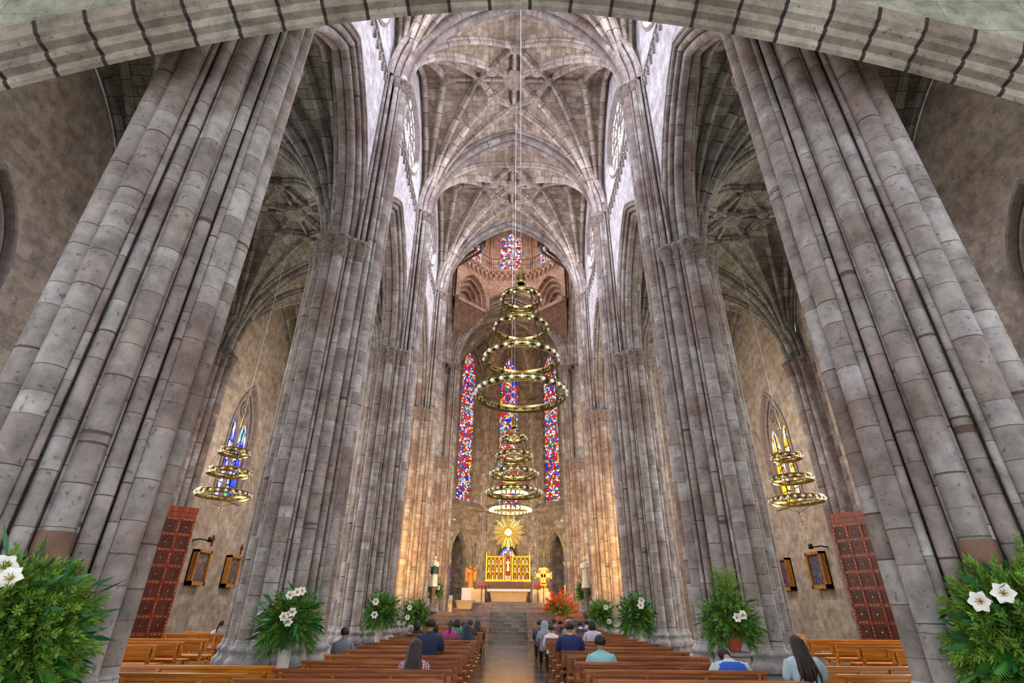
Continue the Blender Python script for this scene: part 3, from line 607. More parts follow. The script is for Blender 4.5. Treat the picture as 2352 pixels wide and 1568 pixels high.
# ------------------------------------------------------------------ apse
AY, AR_ = 38.5, 5.0
ah = AR_ * math.tan(PI / 8)
for k, ang in enumerate((90, 45, 135, 0, 180)):
    a = math.radians(ang); ca, sa = math.cos(a), math.sin(a)
    fnp = lambda u, z, d=AR_: (d * ca - u * sa, AY + d * sa + u * ca, z)
    WZ0, WS, WH, WW = 8.9, 19.9, 2.5, .84
    hs = []
    if ang in (45, 90, 135):
        hs = [(-.98, .98, lambda u: 1.2, lambda u: 4.75 + float(pz(u, .98, 2.1))), (-WW, WW, lambda u: WZ0, lambda u: WS + float(pz(u, WW, WH)))]
    mb = MB(); plate(mb, list(np.linspace(-ah, ah, 19)) + [x for h_ in hs for x in np.linspace(h_[0], h_[1], 15)], lambda u: 1.0, lambda u: SPR + float(pz(u, ah, 5.0)) + .1, hs, fnp, 0)
    if hs:
        F1 = lambda x, s, z: fnp(x, 4.75 + z, AR_ + s)
        arch_sweep(mb, .98, 2.1, [(-.03, .34), (-.06, .30), (-.03, .24)], F1, 14, 0, drop=3.6)
        arch_sweep(mb, .98, 2.1, [(0, 0), (.12, 0), (.14, -.1), (.3, -.1), (.32, -.2), (.7, -.2)], F1, 14, 0, drop=3.6)
        for s0, d0 in ((.0, .12), (.06, -.0), (.2, -.10)): arch_sweep(mb, .98, 2.1, circ(s0, d0, .055, 7), F1, 14, 0, smooth=True, drop=3.6)
        F2 = lambda x, s, z: fnp(x, WS + z, AR_ + s)
        arch_sweep(mb, WW, WH, [(0, 0), (.35, -.03)], F2, 12, 0, drop=WS - WZ0)
        arch_sweep(mb, WW, WH, circ(-.02, .08, .06, 7), F2, 12, 0, smooth=True, drop=WS - WZ0)
        # sloping sill and string course
        mb.grid([[fnp(-ah, WZ0, AR_ - .02), fnp(ah, WZ0, AR_ - .02)], [fnp(-ah, WZ0 - .45, AR_ - .32), fnp(ah, WZ0 - .45, AR_ - .32)], [fnp(-ah, WZ0 - .6, AR_ - .3), fnp(ah, WZ0 - .6, AR_ - .3)], [fnp(-ah, WZ0 - .7, AR_), fnp(ah, WZ0 - .7, AR_)]], None, False)
    for e in (-1, 1):
        for off, dd, r in ((ah - .02, -.12, .15), (ah - .26, -.06, .09), (ah - .42, -.02, .06)):
            p0 = fnp(e * off, 1.2, AR_ + dd); p1 = fnp(e * off, 18.0, AR_ + dd)
            mb.tube([p0, p1], r, 10, mat=1, k=rnd.randint(0, 900)); 
            if r > .07: capital(mb, p0[:2], r, 17.5, .45, r * 1.7, 2)
        t = np.linspace(0, 1, 14); u = e * ah * (1 - t)
        mb.tube([fnp(uu, SPR + float(pz(uu, ah, 5.0)), AR_ - .05) for uu in u], .08, 8, ref=(ca, sa, 0), mat=1)
    struct(mb, 'wall_far', [M_APSE, M_SHAFT, M_CARVE])
    if hs:
        f = MB(); f.tube([fnp(-WW, WZ0, AR_ + .3), fnp(WW, WZ0, AR_ + .3)], .04, 6, ref=(0, 0, 1)); w_ = struct(f, 'window_4', [M_MULL])
        p = MB(); us = np.linspace(-WW, WW, 11)
        for u0, u1 in zip(us[:-1], us[1:]):
            q = [(u0, WZ0), (u1, WZ0), (u1, WS + float(pz(u1, WW, WH))), (u0, WS + float(pz(u0, WW, WH)))]
            p.poly([fnp(u, z, AR_ + .26) for u, z in q], uv=[(u + 7 * k, z) for u, z in q])
        for z in np.arange(WZ0 + .9, 20.5, .92): p.box(fnp(0, z, AR_ + .25), (.02, 2 * WW, .035), 1, rz=a)
        p.build('pane', [G_APSE, M_LEAD], w_)
        # ambulatory chapel behind each opening
        mb = MB(); D0, D1 = AR_ + .6, AR_ + 1.9
        mb.grid([[fnp(-.79, 1.0, D0), fnp(-1.5, 1.0, D1 - .5), fnp(-1.5, 1, D1), fnp(1.5, 1, D1), fnp(1.5, 1, D1 - .5), fnp(.79, 1.0, D0)], [fnp(-.79, 7.3, D0), fnp(-1.5, 7.3, D1 - .5), fnp(-1.5, 7.3, D1), fnp(1.5, 7.3, D1), fnp(1.5, 7.3, D1 - .5), fnp(.79, 7.3, D0)]], None, False)
        mb.poly([fnp(-1.7, 7.2, D1), fnp(1.7, 7.2, D1), fnp(1.7, 7.2, D0), fnp(-1.7, 7.2, D0)]); mb.poly([fnp(-1.7, 1.19, D1), fnp(-1.7, 1.19, D0), fnp(1.7, 1.19, D0), fnp(1.7, 1.19, D1)])
        struct(mb, 'wall_far', [M_APSE]); p = MB(); f = MB()
        cs, hwid, zb_, zs_ = (0, .85, 2.6, 4.4) if ang == 90 else ((.28, .30, 1.6, 5.0) if ang == 45 else (-.28, .30, 1.6, 5.0))
        us = np.linspace(cs - hwid, cs + hwid, 9)
        for u0, u1 in zip(us[:-1], us[1:]):
            q = [(u0, zb_), (u1, zb_), (u1, zs_ + float(pz(u1 - cs, hwid, hwid * 1.6))), (u0, zs_ + float(pz(u0 - cs, hwid, hwid * 1.6)))]
            p.poly([fnp(u, z, D1 - .06) for u, z in q], uv=q)
        arch_sweep(f, hwid, hwid * 1.6, circ(-.02, .04, .06, 7), lambda x, s, z: fnp(cs + x, zs_ + z, D1 - .06 + s), 10, 0, smooth=True, drop=zs_ - zb_)
        w_ = struct(f, 'window_5', [M_MULL]); p.build('pane', [G_BLUE if ang == 90 else G_DEEP], w_)
mb = MB(); nr, nf = 16, 12                                       # apse vault
for ang in (90, 45, 135, 0, 180):
    a = math.radians(ang); ca, sa = math.cos(a), math.sin(a); G = []
    for n_ in np.linspace(.03, 5.05, nr):
        row = []
        for t in np.linspace(-1, 1, nf * 2 + 1):
            u = t * n_ * math.tan(PI / 8); A_ = max(.02, n_ * math.tan(PI / 8))
            z = SPR + max(float(pz(n_, 5.05, RISE)), float(pz(u, A_, 5.0 + .65 * (1 - n_ / 5.05)) if n_ > .3 else RISE))
            row.append((n_ * ca - u * sa, AY + n_ * sa + u * ca, z))
        G.append(row)
    mb.grid(G, None, True)
xs = np.linspace(-5.05, 5.05, 41); mb.grid([[(x, yy, SPR + float(pz(x, 5.05, RISE))) for x in xs] for yy in (36.2, 37.4, 38.52)], None, True)
for q in range(-1, 6):
    a = math.radians(-22.5 + 45 * (q)); 
    if math.sin(a) < -.5: continue
    n_ = np.linspace(5.0, .05, 18); P = [(x / math.cos(PI / 8) * math.cos(a), AY + x / math.cos(PI / 8) * math.sin(a), SPR + float(pz(x, 5.05, RISE))) for x in n_]
    sweep(mb, P, scaled(RIBP, 1.0), 1)
mb.lathe([(.35, 23.6), (.4, 23.45), (.2, 23.3), (.01, 23.25)], (0, AY, 0), 14, 1)
struct(mb, 'ceiling', [M_APSE, M_RIB])
# ------------------------------------------------------------------ floor, steps, sanctuary platform
m, nt, b = nmat('polished_floor'); M_FLOOR = m; L = nt.links.new
uv = N(nt, 'UVMap'); br = N(nt, 'TexBrick', offset=0.0, _Scale=1.0); br.inputs['Color1'].default_value = (0, 0, 0, 1); br.inputs['Color2'].default_value = (1, 1, 1, 1)
br.inputs['Mortar Size'].default_value = .006; br.inputs['Brick Width'].default_value = .41; br.inputs['Row Height'].default_value = .41; L(uv.outputs[0], br.inputs['Vector'])
rp = ramp(nt, [(0, (74, 66, 58)), (.5, (104, 92, 80)), (1, (88, 78, 70))]); L(br.outputs[0], rp.inputs[0])
nz = N(nt, 'TexNoise', _Scale=1.6, _Detail=5.0, _Distortion=1.2); L(uv.outputs[0], nz.inputs['Vector'])
r = N(nt, 'MapRange'); r.inputs[1].default_value = .3; r.inputs[2].default_value = .7; r.inputs[3].default_value = .6; r.inputs[4].default_value = 1.3; L(nz.outputs[0], r.inputs[0])
c = mix(nt, 1.0, rp.outputs[0], r.outputs[0], 'MULTIPLY'); c = mix(nt, br.outputs['Fac'], c, s2l((50, 44, 40))); L(c, b.inputs['Base Color'])
rr_ = N(nt, 'MapRange'); rr_.inputs[3].default_value = .06; rr_.inputs[4].default_value = .26; L(nz.outputs[0], rr_.inputs[0]); L(rr_.outputs[0], b.inputs['Roughness'])
bp = N(nt, 'Bump', _Strength=.12, _Distance=.01); L(nz.outputs[0], bp.inputs['Height']); L(bp.outputs[0], b.inputs['Normal'])
M_STEP = stone('step_marble', [(120, 92, 82), (136, 108, 96), (112, 88, 80), (128, 112, 102)], .9, .16, mortar=.01, mcol=(150, 130, 110), pamt=.3, bump=.05, rough=.25, pits=0)
mb = MB(); mb.poly([(-13, -2, 0), (13, -2, 0), (13, 25.6, 0), (-13, 25.6, 0)]); mb.poly([(4.4, 25.6, 0), (13, 25.6, 0), (13, 36.5, 0), (4.4, 36.5, 0)]); mb.poly([(-13, 25.6, 0), (-4.4, 25.6, 0), (-4.4, 36.5, 0), (-13, 36.5, 0)])
struct(mb, 'floor', [M_FLOOR])
mb = MB()
for i in range(8):
    y = 25.6 + i * .33; mb.box((0, (y + 44) / 2, .15 * i + .075), (9.0 if i < 7 else 9.9, 44 - y, .15))
struct(mb, 'floor', [M_STEP]); mb = MB(); mb.poly([(-1.0, 25.58, .002)] * 1 + [(1.0, 25.58, .002), (1.0, 25.5, .002), (-1.0, 25.5, .002)])
runner = MB()
for i in range(8):
    y = 25.6 + i * .33; runner.box((0.02, y + .16, .15 * i + .152), (1.75, .335, .006)); runner.box((0.02, y - .003, .15 * i + .075), (1.75, .006, .15))
runner.box((.02, 30.2, 1.205), (1.75, 3.9, .008)); struct(runner, 'floor', [M_FLOOR])
mb = MB()
for i, (hx, y) in enumerate(((2.25, 31.6), (2.1, 31.95), (1.95, 32.3))): mb.box((0, (y + 42.5) / 2, 1.2 + .15 * i + .075), (2 * hx, 42.5 - y, .15))
for e in (-1, 1): mb.box((e * 2.9, 38.6, 1.28), (2.0, 4.5, .16))
struct(mb, 'floor', [M_STEP, M_FLOOR])
# ------------------------------------------------------------------ choir loft arch in front of the camera
mb = MB(); LY = 4.2
def lz(x): x = abs(x); return 8.93 - .08 * x - .034 * x * x
xs = np.linspace(-11.8, 11.8, 81)
prof = [(.0, .0), (-.05, .02), (-.07, .07), (-.04, .10), (-.06, .13), (-.15, .14), (-.19, .19), (-.16, .23), (-.18, .26), (-.27, .27), (-.31, .31), (-.29, .35), (-.34, .37), (-.36, .62), (-.33, .64)]
G = np.zeros((len(xs), len(prof), 3)); UV = np.zeros((len(xs), len(prof), 2)); Ls = np.concatenate([[0], np.cumsum(np.hypot(np.diff(xs), np.diff([lz(x) for x in xs])))])
for i, x in enumerate(xs):
    nx = (.08 + .068 * abs(x)) * (1 if x > 0 else -1); nn = math.hypot(nx, 1)
    for j, (s_, d) in enumerate(prof):
        G[i, j] = (x + nx / nn * d, LY + s_, lz(x) + d / nn); UV[i, j] = (3 + .2 + .6 * j / len(prof), Ls[i])
mb.grid(G, UV, False, 0)
W_ = [[tuple(G[i, -1]) for i in range(len(xs))], [(G[i, -1][0], LY - .33, 13.0) for i in range(len(xs))]]
mb.grid(W_, [[(p[0], p[2]) for p in r_] for r_ in W_], False, 1)
W_ = [[(x, LY, lz(x)) for x in xs], [(x, LY, 13.0) for x in xs]]
mb.grid(W_, [[(p[0], p[2]) for p in r_] for r_ in W_], False, 1, flip=True)
struct(mb, 'wall_near', [M_LARCH, M_GREEN])
mb = MB(); mb.box((0, -1.2, 10.3), (24, 9.8, .3)); struct(mb, 'ceiling', [M_GREEN])
# ================================================================== THINGS
def wood(name, cols, scale=(1.0, 14.0, 14.0), rough=.28):
    m, nt, b = nmat(name); L = nt.links.new; tc = N(nt, 'TexCoord'); mp = N(nt, 'Mapping'); mp.inputs['Scale'].default_value = scale
    oi = N(nt, 'ObjectInfo'); ad = N(nt, 'VectorMath', operation='ADD'); L(tc.outputs['Object'], ad.inputs[0]); L(oi.outputs['Random'], ad.inputs[1]); L(ad.outputs[0], mp.inputs[0])
    n = N(nt, 'TexNoise', _Scale=1.6, _Detail=5.0, _Distortion=.6); L(mp.outputs[0], n.inputs['Vector'])
    r = ramp(nt, [(.3, cols[0]), (.5, cols[1]), (.7, cols[2])]); L(n.outputs[0], r.inputs[0])
    hs = N(nt, 'MapRange'); hs.inputs[3].default_value = .8; hs.inputs[4].default_value = 1.2; L(oi.outputs['Random'], hs.inputs[0])
    L(mix(nt, 1.0, r.outputs[0], hs.outputs[0], 'MULTIPLY'), b.inputs['Base Color']); b.inputs['Roughness'].default_value = rough
    return m
W_PEW = wood('pew_wood', [(112, 58, 26), (150, 86, 42), (184, 116, 62)])
W_GOLD = wood('honey_wood', [(168, 96, 28), (205, 130, 44), (226, 156, 66)])
W_DOOR = wood('door_wood', [(96, 40, 20), (132, 60, 32), (160, 80, 46)], (9, 9, 1.2), .35)
W_DOORP = wood('door_panel_wood', [(56, 22, 13), (82, 35, 20), (104, 48, 28)], (9, 9, 1.2), .4)
W_FRAME = wood('frame_wood', [(130, 84, 26), (168, 114, 40), (190, 136, 56)], (6, 6, 2))
M_BRASS = plain('brass', (178, 154, 88), .30, 1.0, noise=.3, nscale=5)
M_GOLD = plain('gold_leaf', (214, 166, 52), .32, .9, noise=.25, nscale=20, bump=.3)
M_GOLDP = plain('gold_paint', (206, 186, 112), .38, .6, noise=.25, nscale=14)
M_STEEL = plain('nail_head', (220, 205, 170), .25, 1.0)
M_WIRE = plain('wire', (200, 200, 205), .4, .3)
M_CHAIN = plain('dark_wire', (70, 66, 52), .45, .8)
M_BULB = plain('bulb_glass', (238, 244, 250), .12, emit=(225, 235, 245), es=.25)
M_LIT = plain('lit_bulb', (255, 240, 200), .3, emit=(255, 226, 150), es=26)
M_CREAM = plain('cream_marble', (214, 186, 140), .25, noise=.08, nscale=3)
M_CLOTH = plain('altar_linen', (236, 232, 226), .85, bump=.3, nscale=30)
M_DARKW = plain('dark_panel', (72, 44, 36), .35, noise=.3, nscale=5)
M_BLACK = plain('black_iron', (20, 20, 22), .5, .4)
M_RED = plain('red_glass', (190, 10, 16), .15, emit=(230, 10, 12), es=1.6)
M_TERRA = plain('terracotta', (176, 92, 66), .75, noise=.2, nscale=5, bump=.2)
M_WHITEP = plain('white_ceramic', (214, 210, 200), .5, noise=.12, nscale=12, bump=.2)
M_PAD = plain('kneeler_pad', (40, 30, 30), .6)
RC = (XC, 0, 0)
# ------------------------------------------------------------------ pews
def make_pew(L, mat, label, panels=3):
    t = thing('wooden_pew', label, 'pew')
    b = MB(); b.box((0, 0, .745), (L, .085, .03)); b.box((0, .0, .727), (L - .03, .06, .012)); b.build('top_rail', mat, t)
    b = MB(); b.box((0, .022, .62), (L - .06, .014, .20)); b.box((0, 0, .705), (L - .04, .035, .045)); b.box((0, 0, .525), (L - .04, .035, .045))
    for i in range(panels + 1): b.box((-L / 2 + .04 + (L - .08) * i / panels, -.002, .615), (.055, .04, .19))
    b.build('backrest', mat, t)
    b = MB(); b.box((0, .24, .41), (L - .06, .36, .028)); b.box((0, .41, .392), (L - .06, .03, .05)); b.box((0, .1, .375), (L - .3, .03, .05)); b.build('seat', mat, t)
    lg = MB(); lg.box((0, 0, .26), (.05, .07, .52)); lg.box((0, .39, .19), (.05, .05, .385)); lg.box((0, .2, .30), (.035, .36, .05)); lg.box((0, .2, .07), (.035, .36, .04)); lg.box((0, -.005, .60), (.045, .075, .25))
    me = lg.mesh('leg', mat)
    for x in ([-L / 2 + .12, 0, L / 2 - .12] if L > 2.6 else [-L / 2 + .12, L / 2 - .12]):
        o = bpy.data.objects.new('leg', me); COL.objects.link(o); o.parent = t; o.location = (x, 0, 0)
    k = MB(); k.box((0, -.30, .155), (L - .35, .17, .03)); k.box((0, -.30, .19), (L - .4, .16, .04), 1)
    for e in (-1, 1): k.box((e * (L / 2 - .25), -.2, .10), (.04, .24, .05)); k.box((e * (L / 2 - .25), -.32, .07), (.05, .05, .14))
    for e in (-1, 1): k.lathe([(.012, -.03), (.055, -.025), (.055, .005), (.012, .01)], (e * (L / 2 - .10), -.30, .18), 10, 2)
    k.build('kneeler', [mat, M_PAD, M_BRASS], t)
    return t
PEWS = []
pews = {}
def pew(x0, x1, y, mat, label, group, rz=0):
    L = round(x1 - x0, 2); key = (L, mat.name)
    if key not in pews: pews[key] = o = make_pew(L, mat, label, 5 if L > 3 else 3); o['group'] = group; o.location = ((x0 + x1) / 2, y, 0); o.rotation_euler = (0, 0, rz)
    else: o = dup(pews[key], loc=((x0 + x1) / 2, y, 0), rz=rz, label=label, group=group)
    return o
ords = ['nearest', 'second', 'third', 'fourth', 'fifth', 'sixth', 'seventh', 'eighth', 'ninth', 'tenth', 'eleventh', 'twelfth', 'thirteenth', 'fourteenth', 'fifteenth', 'sixteenth']
for k in range(16):
    w_ = 'row nearest the camera' if k == 0 else (ords[k] + ' row from the camera' if k < 15 else 'farthest row, below the steps')
    pew(-2.97, -.67, 6.73 + 1.046 * k, W_PEW, 'reddish wooden pew left of the aisle, ' + w_, 'pews left of the central aisle')
    pew(1.05, 3.45, 6.87 + 1.046 * k, W_PEW, 'reddish wooden pew right of the aisle, ' + w_, 'pews right of the central aisle')
for k in range(2):
    q = ['front-most nearest the camera', 'just beyond the nearest one'][k]
    pew((-4.6, -6.1)[k], -3.05, (7.2, 8.05)[k], W_GOLD, 'honey wooden pew beside left near pier, ' + ['nearer', 'farther'][k] + ' of the two', 'pews beside the left near pier')
    pew(4.2, (5.6, 6.9)[k], (7.6, 8.62)[k], W_GOLD, 'honey wooden pew beside right near pier, ' + ['nearer', 'farther'][k] + ' of the two', 'pews beside the right near pier')
for k, (y, x0, x1) in enumerate([(11.0, -10.4, -7.0), (11.8, -10.2, -6.86), (12.75, -10.2, -6.86), (13.75, -10.2, -6.86), (16.0, -9.25, -6.4), (17.0, -9.25, -6.4), (18.6, -9.0, -6.4)]):
    pew(x0, x1, y, W_GOLD, 'honey wooden pew in the left aisle, %s from the camera' % ords[k], 'pews in the left aisle')
for k, (y, x0, x1) in enumerate([(10.9, 7.8, 11.2), (11.97, 7.8, 11.2), (13.1, 7.8, 11.2), (14.3, 7.9, 11.2), (15.6, 8.0, 11.2), (18.5, 6.9, 9.5), (19.6, 6.6, 9.2)]):
    pew(x0, x1, y, W_GOLD, 'honey wooden pew in the right aisle, %s from the camera' % ords[k], 'pews in the right aisle')
# ------------------------------------------------------------------ door leaves
def door_leaf(label, hinge, free, H=4.45):
    h = np.array(hinge); f = np.array(free); W = float(np.linalg.norm(f - h)); ang = math.atan2(*(f - h)[::-1])
    t = thing('door_leaf', label, 'door', (h[0], h[1], 0), ang)
    s = -1 if hinge[0] < 0 else 1                     # face towards the nave side (camera)
    b = MB(); b.box((W / 2, 0, H / 2), (W, .07, H)); b.box((W / 2, 0, H - .09), (W + .03, .10, .16)); b.box((W / 2, 0, H - .27), (W, .09, .10)); b.build('board', W_DOOR, t)
    H0, H1 = .12, H - .42; r = (H1 - H0) / 8; c = W / 3
    for i in range(8):
        for j in range(3):
            p = MB(); cx, cz = c * (j + .5), H0 + r * (i + .5)
            p.box((cx, 0, cz), (c - .16, .10, r - .16)); 
            for e in (-1, 1): p.box((cx, e * .058, cz), (.035, .03, .035), 1, taper=.5)
            p.build('panel', [W_DOORP, M_STEEL], t)
    g = MB()
    for i in range(9):
        z = H0 + r * i; g.box((W / 2, 0, z), (W, .17, .055)); g.box((W / 2, 0, z), (W, .13, .10))
        for j in range(3):
            for q in (.28, .5, .72):
                for e in (-1, 1): g.sphere((c * (j + q), e * .088, z), .020, 6, 1)
    for j in range(4):
        x = min(max(c * j, .04), W - .04); g.box((x, 0, (H0 + H1) / 2), (.05, .17, H1 - H0)); g.box((x, 0, (H0 + H1) / 2), (.085, .14, H1 - H0))
        for i in range(8):
            for q in (.3, .5, .7):
                for e in (-1, 1): g.sphere((x, e * .088, H0 + r * (i + q)), .020, 6, 1)
    g.build('rails', [W_DOOR, M_STEEL], t)
    b = MB(); b.tube([(0, 0, 0), (0, 0, H)], .05, 8); b.build('hinge_post', M_BLACK, t)
    return t
door_leaf('tall brown panelled door leaf open in the left aisle', (XC - 12.0, 17.7), (XC - 10.98, 18.78))
door_leaf('tall brown panelled door leaf open in the right aisle', (XC + 12.0, 17.45), (XC + 11.3, 18.7))
# ------------------------------------------------------------------ stations of the cross
M_PAINT = [None] * 4
for i, (c1, c2, c3) in enumerate([((70, 78, 110), (150, 140, 130), (110, 96, 90)), ((110, 104, 100), (150, 138, 128), (86, 74, 72)), ((84, 60, 72), (150, 130, 140), (66, 52, 64)), ((74, 78, 120), (140, 130, 110), (60, 64, 104))]):
    m, nt, b = nmat('painted_canvas'); tc = N(nt, 'TexCoord'); n = N(nt, 'TexNoise', _Scale=3.0 + i, _Detail=3.0, _Distortion=1.5); nt.links.new(tc.outputs['Object'], n.inputs['Vector'])
    r = ramp(nt, [(.35, c1), (.52, c3), (.62, c2), (.75, c1)]); nt.links.new(n.outputs[0], r.inputs[0]); nt.links.new(r.outputs[0], b.inputs['Base Color']); b.inputs['Roughness'].default_value = .5; M_PAINT[i] = m
def station(side, y, w_, z0, z1, label, i):
    t = thing('framed_picture', label, 'picture', (XC + side * (WX - .01), y, 0), 0, 'box framed pictures on the aisle walls')
    X = -side; b = MB(); d = .24; h = z1 - z0; zc = (z0 + z1) / 2; f = .09
    for e in (-1, 1): b.box((X * d / 2, e * (w_ / 2 - f / 2), zc), (d, f, h))
    b.box((X * d / 2, 0, z1 - f / 2), (d, w_, f)); b.box((X * d / 2, 0, z0 + f * .8), (d, w_, f * 1.6)); b.box((X * .02, 0, zc), (.04, w_, h)); b.box((X * (d + .01), 0, z0 + .05), (.02, w_ * .5, .05), 1)
    b.build('frame', [W_FRAME, M_GOLDP], t)
    c = MB(); c.box((X * .14, 0, zc + .02), (.02, w_ - 2 * f, h - 2 * f)); c.build('canvas', M_PAINT[i], t)
station(-1, 21.6, 1.0, 2.08, 3.33, 'wood framed box picture on left wall, nearest the open door', 0)
station(-1, 24.2, .95, 2.08, 3.33, 'wood framed box picture on left wall, closer to the pier', 1)
station(1, 24.0, .9, 2.15, 3.42, 'wood framed box picture on right wall, closer to the pier', 2)
station(1, 21.4, 1.05, 2.15, 3.45, 'wood framed box picture on right wall, nearest the open door', 3)
for y, z, l in ((22.3, 3.75, 'small brown wall cross above the picture nearest the door'), (24.9, 3.65, 'small brown wall cross above the picture near the pier')):
    b = MB(); b.box((.03, 0, 0), (.04, .06, .42)); b.box((.03, 0, .06), (.04, .26, .06)); o = b.build('wall_cross', plain('cross_wood', (110, 52, 26), .5), loc=(XC - WX, y, z)); o['label'] = l; o['category'] = 'cross'; o['group'] = 'small crosses on the left wall'
for s, y, z in ((-1, 20.9, 3.62), (1, 20.6, 3.55)):
    t = thing('wall_lamp', 'small dark bracket lamp above a picture on the %s wall' % ('left' if s < 0 else 'right'), 'lamp', (XC + s * WX, y, z))
    b = MB(); b.tube([(0, 0, 0), (-s * .2, .1, .06), (-s * .5, .3, .02)], .025, 6, ref=(0, 0, 1)); b.build('arm', M_BLACK, t)
    b = MB(); b.lathe([(.02, .1), (.07, .08), (.09, -.08), (.03, -.1)], (-s * .5, .3, .06), 10); b.build('lamp_head', M_BLACK, t)
# ------------------------------------------------------------------ chandeliers
def ring_mesh(R, h, nb):
    b = MB(); th = np.linspace(0, 2 * PI, 61)
    prof = [(R, -h / 2), (R + .012, -h / 2), (R + .012, -h / 2 + .012), (R + .004, -h / 2 + .014), (R + .004, h / 2 - .014), (R + .012, h / 2 - .012), (R + .012, h / 2), (R - .008, h / 2), (R - .008, -h / 2), (R, -h / 2)]
    b.lathe(prof, (0, 0, 0), 60)
    for i in range(nb):
        a = 2 * PI * (i + .5) / nb
        for q in (R - .011, R + .009):
            M = Matrix.Rotation(a, 3, 'Z'); c = (q * math.cos(a), q * math.sin(a), 0)
            b.box(c, (.004, .012, h * .5), 1, rz=a); b.box(c, (.004, h * .5, .012), 1, rz=a)
        a = 2 * PI * i / nb; ca, sa = math.cos(a), math.sin(a)
        b.tube([((R - .075) * ca, (R - .075) * sa, -.01), ((R - .01) * ca, (R - .01) * sa, 0)], .017, 8, ref=(0, 0, 1), cap=True)
    return b.mesh('ring', [M_BRASS, M_BLACK])
bulb = MB(); bulb.sphere((0, 0, 0), .034, 10); BULB = bulb.mesh('bulb', M_BULB); LIT = bulb.mesh('bulb', M_LIT)
def chandelier(loc, rings, ztop, zceil, label, cross=True, lit=(), h=.16):
    """rings: (radius, z, bulbs) from bottom to top, heights above the floor"""
    t = thing('ring_chandelier', label, 'chandelier', (loc[0], loc[1], rings[0][1]), 0, 'brass ring chandeliers hanging from the vaults'); z0 = rings[0][1]
    for j, (R, z, nb) in enumerate(rings):
        o = bpy.data.objects.new('ring', ring_mesh(R, h, nb)); COL.objects.link(o); o.parent = t; o.location = (0, 0, z - z0)
        for i in range(nb):
            a = 2 * PI * i / nb; q = bpy.data.objects.new('bulb', LIT if j in lit else BULB); COL.objects.link(q); q.parent = o; q.location = ((R + .018) * math.cos(a), (R + .018) * math.sin(a), 0)
            q.scale = (1.1,) * 3 if nb > 20 else (.82,) * 3
            if j in lit: q.scale = (1.7,) * 3
    b = MB()
    for a in (.5, 2.1, 3.7, 5.2):
        P = [(R * math.cos(a), R * math.sin(a), z - z0) for R, z, nb in rings] + [(.09 * math.cos(a), .09 * math.sin(a), ztop - .35 - z0)]
        for p, q in zip(P[:-1], P[1:]): b.tube([p, q], .010 if len(rings) > 3 else .005, 6)
    b.build('suspension_rods', M_CHAIN, t)
    b = MB(); ck = 1 if len(rings) > 3 else .35; b.lathe([(.07 * ck, -.36), (.10 * ck, -.34), (.095 * ck, -.25), (.055 * ck, -.05), (.02 * ck, .10), (.01, .16)], (0, 0, ztop - z0), 20, bump=.08, nb=10); b.build('cone', M_BRASS, t)
    b = MB(); b.tube([(0, 0, ztop - z0), (0, 0, zceil - z0)], .007, 6); b.build('cable', M_WIRE, t)
    if cross:
        b = MB(); R = rings[0][0]
        for a in (.5, 2.1, 3.7, 5.2): b.tube([(R * math.cos(a) * k, R * math.sin(a) * k, -.36 * (1 - k) ** .8) for k in (1, .66, .33, .02)], .007, 5)
        b.build('lower_chains', M_CHAIN, t)
        b = MB(); b.sphere((0, 0, -.38), .04, 8); b.tube([(0, 0, -.4), (0, 0, -.52)], .006, 5); b.box((0, 0, -.63), (.02, .02, .22)); b.box((0, 0, -.6), (.15, .02, .02)); b.build('hanging_cross', M_BRASS, t)
    return t
chandelier((.25, 8.94), [(.83, 5.02, 28), (.70, 5.74, 22), (.52, 6.42, 16), (.39, 7.11, 12)], 7.85, 23.4, 'large four tier brass ring chandelier nearest the camera, unlit', False)
chandelier((.22, 15.6), [(.81, 4.50, 26), (.71, 5.05, 22), (.55, 5.60, 16), (.39, 6.15, 12)], 6.85, 23.3, 'four tier brass ring chandelier behind the nearest one', True)
chandelier((.18, 22.5), [(.84, 5.09, 26), (.70, 5.74, 22), (.52, 6.42, 16), (.39, 7.11, 12)], 7.7, 23.3, 'brass ring chandelier with lit bulbs, farthest along the nave', True, lit=(0, 1))
chandelier((XC - 8.52, 15.6), [(.74, 4.36, 24), (.60, 5.0, 18), (.43, 5.62, 12)], 6.75, 15.3, 'three tier brass ring chandelier in left aisle', True)
chandelier((XC + 8.55, 15.6), [(.74, 4.36, 24), (.59, 4.98, 18), (.43, 5.65, 12)], 6.9, 15.3, 'three tier brass ring chandelier in right aisle', True)
point('chandelier_glow', (.18, 22.5, 4.6), 110, (1.0, .82, .5), .5)
